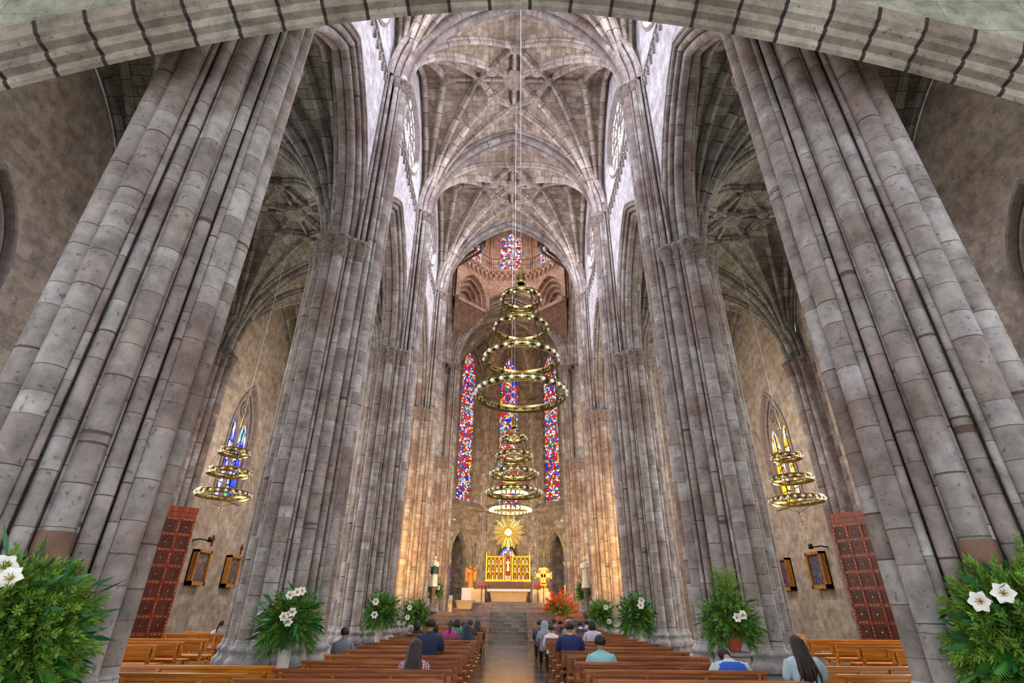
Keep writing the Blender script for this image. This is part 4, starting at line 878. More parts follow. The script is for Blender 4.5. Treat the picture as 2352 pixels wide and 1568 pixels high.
# ------------------------------------------------------------------ flower arrangements
M_PALM = plain('palm_green', (72, 132, 48), .42, noise=.4, nscale=5)
M_FERN = plain('fern_green', (112, 148, 52), .5, noise=.45, nscale=6)
M_LEAF = plain('leaf_green', (48, 104, 58), .35, noise=.35, nscale=7)
M_LILY = plain('lily_petal', (244, 242, 232), .5)
M_STAMEN = plain('stamen', (190, 150, 40), .6)
M_TORCH = plain('red_bloom', (222, 84, 56), .5, noise=.25, nscale=9)
def leafquads(mb, base, tip, width, up, mat):
    base, tip, up = (np.asarray(q, float) for q in (base, tip, up)); d = tip - base; s = np.cross(d, up); s /= np.linalg.norm(s) + 1e-9; mid = base + d * .45
    mb.quads([base, mid - s * width / 2, tip, mid + s * width / 2], [[0, 1, 2, 3]], [(0, 0)] * 4, mat, False)
def foliage(seed, R, H, n_palm, n_fern, n_leaf, dens=1.0, spike=0.0, lw=.10):
    rg = np.random.default_rng(seed); out = []
    def dirs(n):
        u = rg.uniform(-.72, 1, n) ** 1; a = rg.uniform(0, 2 * PI, n); s = np.sqrt(1 - u * u * .98); return np.stack([s * np.cos(a), s * np.sin(a), u], 1)
    def stem(d, L, droop, n):
        t = np.linspace(0.08, 1, n); P = np.outer(t * L, d) * np.array([R, R, H]) ; P[:, 2] -= droop * (t ** 2) * L * H; return P
    pm = MB()
    for d in dirs(n_palm):
        n = int(15 * dens); P = stem(d, rg.uniform(.75, 1.08), rg.uniform(.1, .45), n); T = np.gradient(P, axis=0)
        side = np.cross(T[-1], (0, 0, 1)); side /= np.linalg.norm(side) + 1e-9; pm.tube(P[::3], .006, 4, mat=0)
        for i in range(int(n * .35), n):
            f = T[i] / np.linalg.norm(T[i]); k = math.sin(PI * min(1, (i - n * .3) / (n * .75))) * .24 * R + .05
            for e in (-1, 1):
                tip = P[i] + (side * e * .85 + f * .75 + np.array([0, 0, -.15])) * k; leafquads(pm, P[i], tip, .020 + .012 * R, np.cross(tip - P[i], side * e + f * .1) + np.array([0, 0, .3]), 0)
    out.append(('palm_fronds', pm, M_PALM))
    fm = MB()
    D = dirs(n_fern)
    if spike: D = np.concatenate([D, np.array([[rg.normal(0, .16), rg.normal(0, .16), 1] for _ in range(int(n_fern * .25))])])
    for q, d in enumerate(D):
        n = int(18 * dens); Ls = rg.uniform(.7, 1.1) * (1 + (spike if q >= n_fern else 0)); P = stem(d, Ls, rg.uniform(-.05, .3), n); T = np.gradient(P, axis=0); fm.tube(P[::4], .005, 4, mat=0)
        for i in range(int(n * .4), n):
            f = T[i] / np.linalg.norm(T[i]); k = (1.1 - i / n) * .22 * R + .03
            for _ in range(4):
                v = rg.normal(0, 1, 3); v = v / np.linalg.norm(v) + f * .9; leafquads(fm, P[i], P[i] + v * k, .016 + .012 * R, rg.normal(0, 1, 3), 0)
    out.append(('fern_sprays', fm, M_FERN))
    lm = MB()
    for d in dirs(n_leaf):
        b = d * np.array([R, R, H]) * rg.uniform(.45, .92); v = d + rg.normal(0, .4, 3) + np.array([0, 0, -.2]); leafquads(lm, b, b + v * .20 * (.5 + R), lw, rg.normal(0, 1, 3), 0)
    out.append(('broad_leaves', lm, M_LEAF))
    return [(n, m.mesh(n, mt)) for n, m, mt in out]
def lily_mesh(r):
    b = MB()
    for i in range(6):
        a = i * PI / 3; ca, sa = math.cos(a), math.sin(a); G = []
        for t in np.linspace(0, 1, 6):
            w_ = r * .42 * math.sin(PI * min(1, t * .9 + .08)); c = np.array([r * t * ca, r * t * sa, r * .55 * (math.sin(t * 2.2)) * (1 - .3 * t)]); s = np.array([-sa, ca, 0])
            G.append([c - s * w_ + np.array([0, 0, .12 * r * t]), c, c + s * w_ + np.array([0, 0, .12 * r * t])])
        b.grid(G, None, True)
        b.tube([(0, 0, 0), (r * .3 * ca, r * .3 * sa, r * .7)], .004, 4, mat=1)
    b.lathe([(.01, -r * .8), (.05 * r, -r * .5), (r * .12, 0)], (0, 0, 0), 8, 0)
    return b.mesh('lily', [M_LILY, M_STAMEN])
LILY = lily_mesh(.11); LILYB = lily_mesh(.105)
FM = foliage(3, 1.0, 1.0, 120, 170, 260, 1.0); FM2 = foliage(5, 1.0, 1.0, 75, 240, 220, 1.0, spike=.75)
def bouquet(loc, R, H, label, fm, lilies, pot, rz=0.0, lr=1.0):
    t = thing('flower_arrangement', label, 'flowers', loc, rz, 'green flower arrangements by the piers')
    for n, me in fm:
        o = bpy.data.objects.new(n, me); COL.objects.link(o); o.parent = t; o.scale = (R, R, H); o.location = (0, 0, 0)
    c = Vector((0, 0, 1.5)) - Vector(loc); 
    for (x, z) in lilies:                                         # offsets across and up, on the camera side of the foliage
        f = math.sqrt(max(.05, 1 - (x / R) ** 2 - (z / H) ** 2)); v = Vector((c.x, c.y, 0)).normalized(); s = Vector((-v.y, v.x, 0)) * -1
        p = v * f * R * .9 - s * -x * 1.0 + Vector((0, 0, z)); o = bpy.data.objects.new('lily', LILY); COL.objects.link(o); o.parent = t
        o.location = Matrix.Rotation(-rz, 3, 'Z') @ p; d = (Matrix.Rotation(-rz, 3, 'Z') @ (v + s * x * .5 + Vector((rnd.uniform(-.4, .4), 0, rnd.uniform(-.1, .4))))); o.rotation_euler = d.to_track_quat('Z', 'Y').to_euler(); o.scale = (lr,) * 3
    if pot:
        kind, z0 = pot; b = MB(); zz = loc[2]
        if kind == 'white': b.lathe([(.09, z0 - zz), (.10, z0 - zz + .01), (.105, z0 - zz + .3), (.12, -H * .35)], (0, 0, 0), 18); m = M_WHITEP
        else: b.lathe([(.10, z0 - zz), (.11, z0 - zz + .01), (.11, z0 - zz + .05), (.17, z0 - zz + .16), (.18, z0 - zz + .25), (.165, z0 - zz + .26), (.05, z0 - zz + .24)], (0, 0, 0), 20); m = M_TERRA
        b.build('vase', m, t)
    return t
def pedestal(x, y, h, label, z0=0, r=.24):
    b = MB(); b.lathe([(0.01, h), (r * 1.15, h), (r * 1.15, h - .05), (r * .95, h - .08), (r * .95, .12), (r * 1.15, .08), (r * 1.15, 0), (.01, 0)], (0, 0, 0), 16, smooth=False)
    o = b.build('stone_pedestal', M_BASE, loc=(x, y, z0)); o['label'] = label; o['category'] = 'pedestal'; o['group'] = 'pedestals under the flowers'; return o
NEARF = foliage(11, 1.0, 1.0, 110, 620, 260, 1.9, lw=.07)
pedestal(-4.05, 4.85, .62, 'stone pedestal under the flowers at the left near pier')
bouquet((-4.05, 4.85, 1.22), .60, .68, 'large green arrangement with white lilies at left picture edge', NEARF, [(.20, .52), (.28, .44), (.12, .43), (.24, .2)], ('terra', .62), .4, .85)
pedestal(4.5, 4.95, .62, 'stone pedestal under the flowers at the right near pier')
bouquet((4.5, 4.95, 1.22), .62, .78, 'large green arrangement of ferns at right picture edge', [(n, m) for n, m in NEARF], [(.08, .40), (.24, .34)], ('terra', .62), 2.9, .8)
pedestal(-3.95, 10.75, .25, 'low stone pedestal under the left flowers in white vase')
bouquet((-3.95, 10.75, 1.24), .60, .60, 'green palm arrangement in white vase beside left second pier', FM, [(-.02, .44), (.08, .40), (.0, .12), (.12, .06), (.04, -.02), (-.1, .46)], ('white', .25), 1.0, .75)
pedestal(4.1, 10.55, .80, 'stone pedestal carrying the terracotta pot of flowers')
bouquet((4.1, 10.55, 1.28), .54, .52, 'spiky green fern arrangement in terracotta pot beside right second pier', FM2, [(-.22, .10), (-.12, .06)], ('terra', .80), .3, .75)
for i, (x, y, z, R, H, lab, li, fm) in enumerate([
        (-3.7, 17.3, 1.32, .52, .62, 'green arrangement with lilies beside left third pier', [(.18, .25), (.2, -.1)], FM),
        (3.95, 17.3, 1.30, .56, .66, 'green arrangement with lilies beside right third pier', [(-.18, .36), (-.14, .22)], FM),
        (-3.55, 23.0, 1.20, .52, .6, 'green arrangement with lilies left of the sanctuary steps', [(.25, .2), (.3, -.15)], FM),
        (3.85, 23.2, 1.22, .54, .62, 'green arrangement with lilies right of the sanctuary steps', [(-.22, .25), (-.3, -.25)], FM),
        (-3.45, 28.1, 2.15, .38, .5, 'smaller arrangement beneath the statue of the left pier', [(-.1, .1), (.05, -.3)], FM),
        (3.95, 28.5, 2.2, .4, .54, 'smaller arrangement under the statue on the right pier', [(-.05, .35), (-.1, 0), (-.1, -.4)], FM)]):
    z0 = 0 if y < 25 else 1.2
    pedestal(x, y, .45, 'pedestal under the ' + lab, z0, .2)
    bouquet((x, y, z), R, H, lab, fm, li, ('white', z0 + .45), i * 1.3)
# red flowers on the steps
t = thing('flower_arrangement', 'red and orange flower arrangement right of the sanctuary steps', 'flowers', (2.55, 26.3, 1.25))
rg = np.random.default_rng(8); rb = MB(); gb = MB()
for i in range(110):
    a = rg.uniform(0, 2 * PI); e = rg.uniform(-.1, 1.25); d = np.array([math.cos(a) * math.cos(e), math.sin(a) * math.cos(e), math.sin(e)]); L = rg.uniform(.5, .82)
    gb.tube([(0, 0, -.2), d * L * .5, d * L], .006, 4)
    for j in range(5):
        p = d * L * rg.uniform(.3, .8); v = d + rg.normal(0, .5, 3); leafquads(gb, p, p + v * .22, .05, rg.normal(0, 1, 3), 0)
    for j in range(7):
        p = d * L * (.82 + .05 * j); v = d + rg.normal(0, .45, 3); leafquads(rb, p, p + v * .13, .05, rg.normal(0, 1, 3), 0)
gb.build('stems', M_FERN, t); rb.build('red_blooms', M_TORCH, t)
b = MB(); b.lathe([(.2, -.80), (.26, -.78), (.3, -.3), (.28, -.15), (.05, -.2)], (0, 0, 0), 16); b.build('vase', M_TERRA, t)
# ------------------------------------------------------------------ people
M_SKIN = plain('skin', (176, 124, 96), .6, noise=.08, nscale=12)
M_HAIRD = plain('dark_hair', (20, 15, 13), .45, noise=.5, nscale=18, bump=.8, stretch=(6, 6, .8))
M_HAIRB = plain('brown_hair', (40, 28, 22), .5, noise=.6, nscale=18, bump=.8, stretch=(6, 6, .8))
M_HAIRG = plain('grey_hair', (128, 126, 128), .5, noise=.3, nscale=18, bump=.6)
M_DARKT = plain('dark_trousers', (34, 36, 46), .85)
M_JEAN = plain('blue_jeans', (52, 66, 96), .85)
M_SHOE = plain('shoe', (26, 22, 20), .5)
M_EYE = plain('eye', (30, 22, 18), .3)
def loft(mb, rings, seg=18, mat=0, cap=True, ex=2.3, ripple=0.0, nr=9):
    th = np.linspace(0, 2 * PI, seg + 1); G = []
    for (cx, cy, cz, rx, ry) in rings:
        c, s = np.cos(th), np.sin(th); k = 1 + ripple * np.sin(nr * th + cz * 3)
        x = np.sign(c) * np.abs(c) ** (2 / ex) * rx * k; y = np.sign(s) * np.abs(s) ** (2 / ex) * ry * k
        G.append(np.stack([cx + x, cy + y, np.full_like(x, cz)], -1))
    G = np.array(G); mb.grid(G, None, True, mat)
    if cap: mb.poly(G[0, :-1][::-1], mat, smooth=True); mb.poly(G[-1, :-1], mat, smooth=True)
def limb(mb, pts, rad, mat=0, seg=10):
    P = np.array(pts, float); t = np.linspace(0, len(P) - 1, (len(P) - 1) * 4 + 1); Q = np.stack([np.interp(t, range(len(P)), P[:, i]) for i in range(3)], 1)
    for _ in range(2): Q[1:-1] = (Q[:-2] + 2 * Q[1:-1] + Q[2:]) / 4
    mb.tube(Q, np.interp(t, range(len(P)), rad), seg, ref=(.3, .2, 1) if abs(P[-1][2] - P[0][2]) < .3 * np.linalg.norm(P[-1] - P[0]) else (1, .1, 0), cap=True, mat=mat)
def skin_obj(name, nodes, edges, mat, parent):
    me = bpy.data.meshes.new(name); me.from_pydata([n[:3] for n in nodes], edges, []); me.materials.append(mat)
    o = bpy.data.objects.new(name, me); COL.objects.link(o); o.parent = parent
    md = o.modifiers.new('Skin', 'SKIN'); md.use_smooth_shade = True
    for i, n in enumerate(nodes): sv = me.skin_vertices[0].data[i]; sv.radius = (n[3], n[3] * (n[4] if len(n) > 4 else 1)); sv.use_root = (i == 0)
    s = o.modifiers.new('Sub', 'SUBSURF'); s.levels = 1; s.render_levels = 2
    return o
def person(label, x, y, ztop, top, hair='short', hm=None, pose='sit', group=None, trousers=None, lean=0.0, yaw=0.0, bow=0.0, collar=None, wide=1.0, head_turn=0.0):
    hm = hm or M_HAIRD; S = .87; t = thing('person', label, 'person', (x, y, 0), yaw, group); t.scale = (S,) * 3
    dz = ztop / S - 1.27 if pose == 'sit' else ztop / S - 1.45; hp = .50 + (0 if pose == 'sit' else .18)
    up = dz + (0 if pose == 'sit' else .18)                      # extra height of the upper body
    hb = lambda z: z + up
    bowv = np.array([0, bow * .16, -bow * .09]); lx = lean
    nodes = []; edges = []
    def add(p, r, fr=None, k=1.0):
        nodes.append((*p, r, k)); 
        if fr is not None: edges.append((fr, len(nodes) - 1))
        return len(nodes) - 1
    pel = add((0, 0, hp), .115); sp = add((lx * .3, -.01, hb(.68)), .105, pel); ch = add((lx * .7, .0, hb(.86)), .115, sp); nk0 = add((lx, .0, hb(.985)), .055, ch)
    nk = add((lx, .02 + bowv[1] * .3, hb(1.05)), .046, nk0); h0 = add((lx, .045 + bowv[1] * .8, hb(1.105) + bowv[2] * .5), .066, nk); h1 = add((lx, .04 + bowv[1], hb(1.17) + bowv[2]), .088, h0); h2 = add((lx, .035 + bowv[1] * 1.1, hb(1.225) + bowv[2]), .058, h1)
    add((lx, .145 + bowv[1], hb(1.145) + bowv[2]), .012, h1)
    for e in (-1, 1): add((lx + e * .098, .03 + bowv[1], hb(1.15) + bowv[2]), .014, h1)
    hands = []
    for e in (-1, 1):
        sh = add((lx + e * .165 * wide, 0, hb(.955)), .055, ch)
        el = add((e * .225 * wide, .06, hb(.72)), .042, sh)
        if pose == 'sit': wr = add((e * .11, .27, hb(.60)), .028, el); pm = add((e * .07, .33, hb(.605)), .032, wr, .6); fd = (0, .045, .0)
        else: wr = add((e * .07, .26, hb(.80)), .028, el); pm = add((e * .04, .31, hb(.845)), .030, wr, .6); fd = (0, .03, .035)
        for q, (fx, l) in enumerate(((-.024, .9), (-.008, 1.05), (.008, 1.0), (.024, .8))):
            a = add((nodes[pm][0] + fx * 1.2, nodes[pm][1] + fd[1] * l, nodes[pm][2] + fd[2] * l), .0085, pm); add((nodes[a][0], nodes[a][1] + fd[1] * .7 * l, nodes[a][2] + fd[2] * .5 - .014), .0075, a)
        a = add((nodes[pm][0] - e * .035, nodes[pm][1] + .005, nodes[pm][2] + .018), .010, pm); add((nodes[a][0] - e * .012, nodes[a][1] + .028, nodes[a][2] + .008), .0085, a)
        hj = add((e * .09, .02, hp - .02), .085, pel)
        if pose == 'sit': kn = add((e * .11, .42, hp - .01), .062, hj); an = add((e * .11, .44, .10), .038, kn); add((e * .115, .56, .045), .032, an)
        else: kn = add((e * .10, .14, .26), .062, hj); an = add((e * .10, -.24, .20), .038, kn); add((e * .10, -.33, .12), .032, an)
    skin_obj('body', nodes, edges, M_SKIN, t)
    # clothes
    b = MB(); W = wide
    R = [(0, 0, hp - .03, .18 * W, .13), (lx * .2, 0, hb(.58), .172 * W, .125), (lx * .4, -.01, hb(.70), .165 * W, .12), (lx * .6, -.012, hb(.82), .185 * W, .125), (lx * .8, -.01, hb(.91), .205 * W, .118), (lx, -.005, hb(.965), .195 * W, .10), (lx, 0, hb(.998), .145 * W, .082), (lx, .005, hb(1.022), .085, .066), (lx, .015 + bowv[1] * .2, hb(1.045), .062, .058)]
    loft(b, R, 22)
    for e in (-1, 1):
        if pose == 'sit': limb(b, [(lx + e * .15 * W, 0, hb(.955)), (e * .20 * W, .02, hb(.85)), (e * .232 * W, .06, hb(.72)), (e * .16, .18, hb(.63)), (e * .115, .26, hb(.605))], [.068, .062, .054, .045, .040])
        else: limb(b, [(lx + e * .15 * W, 0, hb(.955)), (e * .215 * W, .02, hb(.85)), (e * .235 * W, .07, hb(.72)), (e * .14, .2, hb(.77)), (e * .075, .26, hb(.80))], [.07, .066, .056, .045, .040])
    b.build('shirt', top, t)
    b = MB(); tm = trousers or M_DARKT
    for e in (-1, 1):
        if pose == 'sit': limb(b, [(e * .08, -.02, hp - .01), (e * .11, .25, hp), (e * .112, .42, hp - .02), (e * .11, .44, .3), (e * .11, .44, .09)], [.105, .09, .075, .062, .052])
        else: limb(b, [(e * .08, 0, hp), (e * .1, .1, .45), (e * .10, .15, .27), (e * .1, -.05, .24), (e * .1, -.25, .22)], [.105, .09, .072, .06, .05])
    b.build('trousers', tm, t)
    b = MB()
    for e in (-1, 1):
        c = (e * .112, .50, .045) if pose == 'sit' else (e * .10, -.33, .12)
        b.sphere(c, .05, 10, sc=(.85, 2.2, .8))
    b.build('shoes', M_SHOE, t)
    if collar is not None:
        b = MB(); loft(b, [(lx, .0, hb(1.005), .088, .075), (lx, .005, hb(1.04), .070, .064), (lx, .02, hb(1.06), .060, .058)], 16, cap=False); b.build('collar', collar, t)
    hc = np.array([lx, .035 + bowv[1], hb(1.17) + bowv[2]])
    b = MB(); ph = np.linspace(-.55, PI / 2, 9); th = np.linspace(0, 2 * PI, 25)
    fr = np.clip(np.sin(th), -.2, 1)                              # +y is the face: the cap retreats there
    G = []
    for p in ph:
        lift = np.where(np.sin(th) > .15, np.maximum(p, .75), np.where(np.sin(th) > -.25, np.maximum(p, -.1), p)) if p < .75 else np.full_like(th, p)
        G.append(np.stack([hc[0] + .102 * np.cos(lift) * np.cos(th), hc[1] - .004 + .108 * np.cos(lift) * np.sin(th), hc[2] + .01 + .108 * np.sin(lift)], -1))
    if hair != 'veil': b.grid(np.array(G), None, True)
    if hair == 'long':
        loft(b, [(hc[0], hc[1] - .035, hc[2] + .06, .085, .06), (hc[0], hc[1] - .05, hc[2] - .02, .108, .07), (hc[0], -.045, hb(1.06), .115, .068), (hc[0], -.085, hb(.97), .125, .05), (hc[0], -.115, hb(.86), .135, .042), (hc[0], -.12, hb(.78), .12, .034), (hc[0], -.12, hb(.72), .07, .02)], 30, ripple=.07, nr=11, ex=2.0)
        for q in range(9):
            xx = -.11 + .0275 * q; limb(b, [(hc[0] + xx * .7, -.11, hb(1.02)), (hc[0] + xx * 1.0, -.15, hb(.90)), (hc[0] + xx * 1.15 + rnd.uniform(-.02, .02), -.165, hb(.80)), (hc[0] + xx * 1.2 + rnd.uniform(-.03, .03), -.15, hb(.70 - rnd.random() * .12))], [.024, .022, .018, .003], seg=6)
    if hair == 'bob': loft(b, [(hc[0], hc[1] - .02, hc[2] + .07, .09, .08), (hc[0], hc[1] - .025, hc[2], .115, .095), (hc[0], hc[1] - .03, hc[2] - .08, .12, .09), (hc[0], hc[1] - .035, hc[2] - .14, .095, .07)], 24, ripple=.04)
    if hair in ('pony', 'bun'):
        b.sphere((hc[0], hc[1] - .115, hc[2] + .01), .045 if hair == 'bun' else .032, 10)
        if hair == 'pony': limb(b, [(hc[0], hc[1] - .12, hc[2]), (hc[0], hc[1] - .16, hc[2] - .08), (hc[0], -.13, hb(.92))], [.035, .038, .012], seg=8)
    if hair == 'veil':
        loft(b, [(hc[0], hc[1] + .0, hc[2] + .118, .02, .02), (hc[0], hc[1], hc[2] + .105, .07, .07), (hc[0], hc[1] - .01, hc[2] + .05, .112, .108), (hc[0], hc[1] - .02, hc[2] - .04, .122, .11), (hc[0], hc[1] - .05, hb(1.03), .13, .10), (hc[0], -.03, hb(.95), .18 * W, .12), (hc[0], -.02, hb(.85), .21 * W, .135), (hc[0], -.02, hb(.78), .215 * W, .13)], 26, ripple=.025, nr=7)
    b.build('veil' if hair == 'veil' else 'hair', hm, t)
    b = MB()
    for e in (-1, 1): b.sphere((hc[0] + e * .032, hc[1] + .086, hc[2] - .005), .010, 8)
    b.build('eyes', M_EYE, t)
    return t
def check_mat(name, c1, c2, c3, sc=14):
    m, nt, b = nmat(name); tc = N(nt, 'TexCoord'); mp = N(nt, 'Mapping'); mp.inputs['Scale'].default_value = (sc,) * 3; nt.links.new(tc.outputs['Object'], mp.inputs[0])
    w1 = N(nt, 'TexWave', bands_direction='X', _Scale=1.0); w2 = N(nt, 'TexWave', bands_direction='Z', _Scale=1.0)
    for q in (w1, w2): nt.links.new(mp.outputs[0], q.inputs['Vector'])
    r1 = ramp(nt, [(.35, c1), (.6, c2), (.85, c3)]); nt.links.new(w1.outputs['Fac'], r1.inputs[0]); r2 = ramp(nt, [(.35, c2), (.65, c1), (.9, c3)]); nt.links.new(w2.outputs['Fac'], r2.inputs[0])
    nt.links.new(mix(nt, .5, r1.outputs[0], r2.outputs[0]), b.inputs['Base Color']); b.inputs['Roughness'].default_value = .85; return m
fab = lambda n, c: plain(n, c, .85, noise=.14, nscale=5, bump=.35)
C_NAVY = fab('navy_cloth', (36, 50, 80)); C_ROBE = fab('blue_cloth', (38, 48, 96)); C_TEAL = fab('teal_cloth', (140, 200, 206)); C_VEST = fab('royal_cloth', (44, 92, 190))
C_LGREY = fab('pale_cloth', (176, 196, 202)); C_LAV = fab('lavender_cloth', (196, 192, 214)); C_MAG = fab('magenta_cloth', (170, 60, 130)); C_GREEN = fab('green_cloth', (40, 128, 96))
C_BLK = fab('black_cloth', (22, 22, 26)); C_VEIL = fab('dark_veil', (44, 50, 62)); C_GVEIL = fab('grey_veil', (140, 146, 156)); C_GREY = fab('grey_cloth', (112, 116, 130)); C_SLATE = fab('slate_cloth', (66, 74, 98)); C_ORANGE = fab('orange_cloth', (226, 160, 126)); C_YEL = fab('yellow_cloth', (214, 160, 50)); C_WHITE = fab('white_cloth', (214, 214, 222)); C_PINK = fab('pink_cloth', (190, 70, 96)); C_DGREY = fab('charcoal_cloth', (48, 50, 50))
PLAID = check_mat('plaid_cloth', (40, 44, 90), (200, 60, 90), (220, 220, 235), 9); PATT = check_mat('patterned_cloth', (60, 40, 60), (150, 130, 150), (210, 205, 215), 12); CHK = check_mat('checked_scarf', (20, 20, 24), (235, 235, 235), (20, 20, 24), 16)
BL = 'people seated left of the aisle'; BR = 'people seated right of the aisle'
person('person with long brown hair and plaid shirt, seated in a pew', -1.2, 8.0, 1.08, PLAID, 'long', M_HAIRB, group=BL)
person('person in navy suit kneeling upright, left of the aisle', -1.3, 10.2, 1.29, C_NAVY, 'short', pose='kneel', group=BL, wide=1.08)
person('person with grey hair and black top, left pews', -2.45, 15.2, 1.02, C_BLK, 'short', M_HAIRG, group=BL)
person('person in dark clothes by the white-lily arrangement, left pews', -2.6, 17.3, 1.06, C_BLK, 'bob', group=BL)
person('person in magenta top with dark ponytail, left pews', -1.42, 15.2, 1.14, C_MAG, 'pony', M_HAIRB, group=BL, wide=1.05)
person('person in green top with curly dark hair, left pews', -1.42, 17.3, 1.13, C_GREEN, 'bob', M_HAIRB, group=BL)
person('small person in pale orange top with ponytail, left pews', -1.3, 18.4, 1.05, C_ORANGE, 'pony', group=BL, wide=.85)
person('person wearing a dark blue veil, nearest the aisle on the left', -.92, 14.15, 1.08, C_VEIL, 'veil', C_VEIL, group=BL)
person('person in charcoal top with short dark hair, left pews by aisle', -.98, 16.25, 1.14, C_DGREY, 'short', group=BL)
person('person with very long dark hair, left pews by aisle', -.86, 18.4, 1.08, C_DGREY, 'long', group=BL)
person('person with dark hair beyond the navy suit, left pews', -1.95, 16.25, 1.03, C_SLATE, 'bob', group=BL)
person('person in grey shirt sitting alone beside the left second pier', -3.2, 11.75, 1.09, C_GREY, 'short')
person('person in patterned shirt with ponytail in the left aisle pews', -7.9, 16.25, 1.08, PATT, 'pony')
person('person in dark blue robe with yellow collar, kneeling, right of aisle', 1.26, 11.35, 1.23, C_ROBE, 'short', pose='kneel', group=BR, collar=C_YEL, wide=1.2)
person('person in lavender top with dark bobbed hair, right pews', 2.15, 14.3, 1.19, C_LAV, 'bob', pose='kneel', group=BR)
person('person in pale teal shirt with short black hair, right pews', 1.48, 9.12, 1.10, C_TEAL, 'short', group=BR, wide=1.12)
person('person in light grey veil, right pews nearest the aisle', 1.12, 16.4, 1.12, C_GVEIL, 'veil', C_GVEIL, group=BR)
person('person with hair in a bun and white top, right pews', 1.22, 15.35, 1.07, C_WHITE, 'bun', M_HAIRB, group=BR, wide=.95)
person('person in pink top with brown hair, right pews', 1.38, 17.45, 1.08, C_PINK, 'bob', M_HAIRB, group=BR, wide=.9)
person('person in dark top with white collar, third from aisle, right pews', 1.55, 18.5, 1.15, C_SLATE, 'short', group=BR, collar=C_WHITE)
person('person in blue grey top at the aisle end, right pews', 1.1, 18.5, 1.10, C_SLATE, 'short', group=BR)
person('person in black top in the far right pews', 1.85, 19.55, 1.09, C_BLK, 'short', group=BR)
person('person in light grey top in the far right pews', 2.0, 18.5, 1.07, C_GREY, 'bob', group=BR)
person('person in long grey veil beyond the blue robe, right pews', 1.92, 17.45, 1.13, C_GVEIL, 'veil', C_GVEIL, group=BR)
person('person in navy top with white collar, far right pews', 2.4, 18.5, 1.09, C_NAVY, 'short', group=BR, collar=C_WHITE)
person('person in grey top with white collar, farthest right pews', 2.75, 19.55, 1.10, C_GREY, 'short', group=BR, collar=C_WHITE)
t = person('person in blue vest over pale shirt, head bowed, right pews', 3.15, 8.35, 1.06, C_LGREY, 'short', bow=1.0, wide=1.5)
b = MB(); up = 1.06 / .87 - 1.27
loft(b, [(0, -.004, .50, .285, .15), (0, -.012, .70 + up, .27, .146), (0, -.014, .84 + up, .28, .142), (0, -.012, .91 + up, .275, .134), (0, -.006, .97 + up, .25, .115), (0, 0, 1.008 + up, .15, .092)], 22); b.build('vest', C_VEST, t)
person('person with very long dark hair and pale grey top, right pews', 3.80, 7.55, 1.18, C_LGREY, 'long', M_HAIRB, pose='kneel', collar=CHK, wide=1.2, lean=-.04)
# ------------------------------------------------------------------ sanctuary furniture
def figure(mb, c, h, mat=0, arms=None, wings=False, robe=1.0):
    """small standing draped figure"""
    k = h / 1.7; x, y, z = c
    R = [(0, 0, 0, .27, .22), (0, 0, .15, .25, .2), (.02, 0, .6, .2, .16), (0, 0, .95, .17, .13), (0, 0, 1.15, .19, .13), (0, 0, 1.36, .2, .12), (0, 0, 1.42, .11, .08), (0, .0, 1.46, .055, .055), (0, 0, 1.50, .06, .06)]
    loft(mb, [(x + a * k, y + b_ * k, z + d * k, e * k * robe, f * k * robe) for a, b_, d, e, f in R], 20, mat, ripple=.06, nr=9)
    mb.sphere((x, y - .01 * k, z + 1.6 * k), .105 * k, 12, mat, sc=(.9, 1, 1.15)); mb.sphere((x, y - .11 * k, z + 1.59 * k), .018 * k, 6, mat)
    for e, pts in (arms or {-1: [(.18, 0, 1.36), (.26, -.03, 1.1), (.1, -.2, 1.12)], 1: [(.18, 0, 1.36), (.26, -.03, 1.1), (.1, -.2, 1.15)]}).items():
        limb(mb, [(x + e * p[0] * k, y + p[1] * k, z + p[2] * k) for p in pts], [.075 * k, .065 * k, .035 * k], mat, 8)
        q = pts[-1]; mb.sphere((x + e * q[0] * k, y + q[1] * k, z + q[2] * k), .045 * k, 8, mat, sc=(.7, 1, 1.2))
    if wings:
        for e in (-1, 1):
            G = []
            for t_ in np.linspace(0, 1, 8):
                a = (x + e * (.08 + .42 * math.sin(t_ * 2.2)) * k, y + .16 * k, z + (1.45 + .35 * math.sin(t_ * 3) - 1.0 * t_ ** 2) * k); b_ = (x + e * .08 * k, y + .2 * k, z + (1.4 - .9 * t_) * k); G.append([a, ((a[0] + b_[0]) / 2, a[1] + .06 * k, (a[2] + b_[2]) / 2), b_])
            mb.grid(G, None, True, mat)
            mb.grid([[(p[0], p[1] + .04 * k, p[2]) for p in g][::-1] for g in G], None, True, mat)
SF = 1.65
# altar
t = thing('altar', 'cream marble altar under a white lace cloth', 'altar', (.2, 33.9, SF))
b = MB(); b.quads([(-1.0, -.4, .05), (1.0, -.4, .05), (1.12, -.5, .62), (-1.12, -.5, .62), (-1.0, .4, .05), (1.0, .4, .05), (1.12, .5, .62), (-1.12, .5, .62)], [[0, 1, 2, 3], [5, 4, 7, 6], [4, 0, 3, 7], [1, 5, 6, 2]], [(0, 0)] * 16, 0, False); b.build('altar_body', M_CREAM, t)
b = MB(); b.box((0, 0, .025), (2.2, 1.0, .05)); b.build('altar_base', M_STEP, t); b = MB(); b.box((0, 0, .66), (2.5, 1.15, .07)); b.build('altar_top', M_CREAM, t)
b = MB(); b.box((0, 0, .705), (2.56, 1.18, .018)); us = np.linspace(-1.28, 1.28, 81)
b.grid([[(u, -.595, .71) for u in us], [(u, -.60 - .012 * math.sin(u * 25), .60 - .02 * abs(math.sin(u * 12))) for u in us]], None, True)
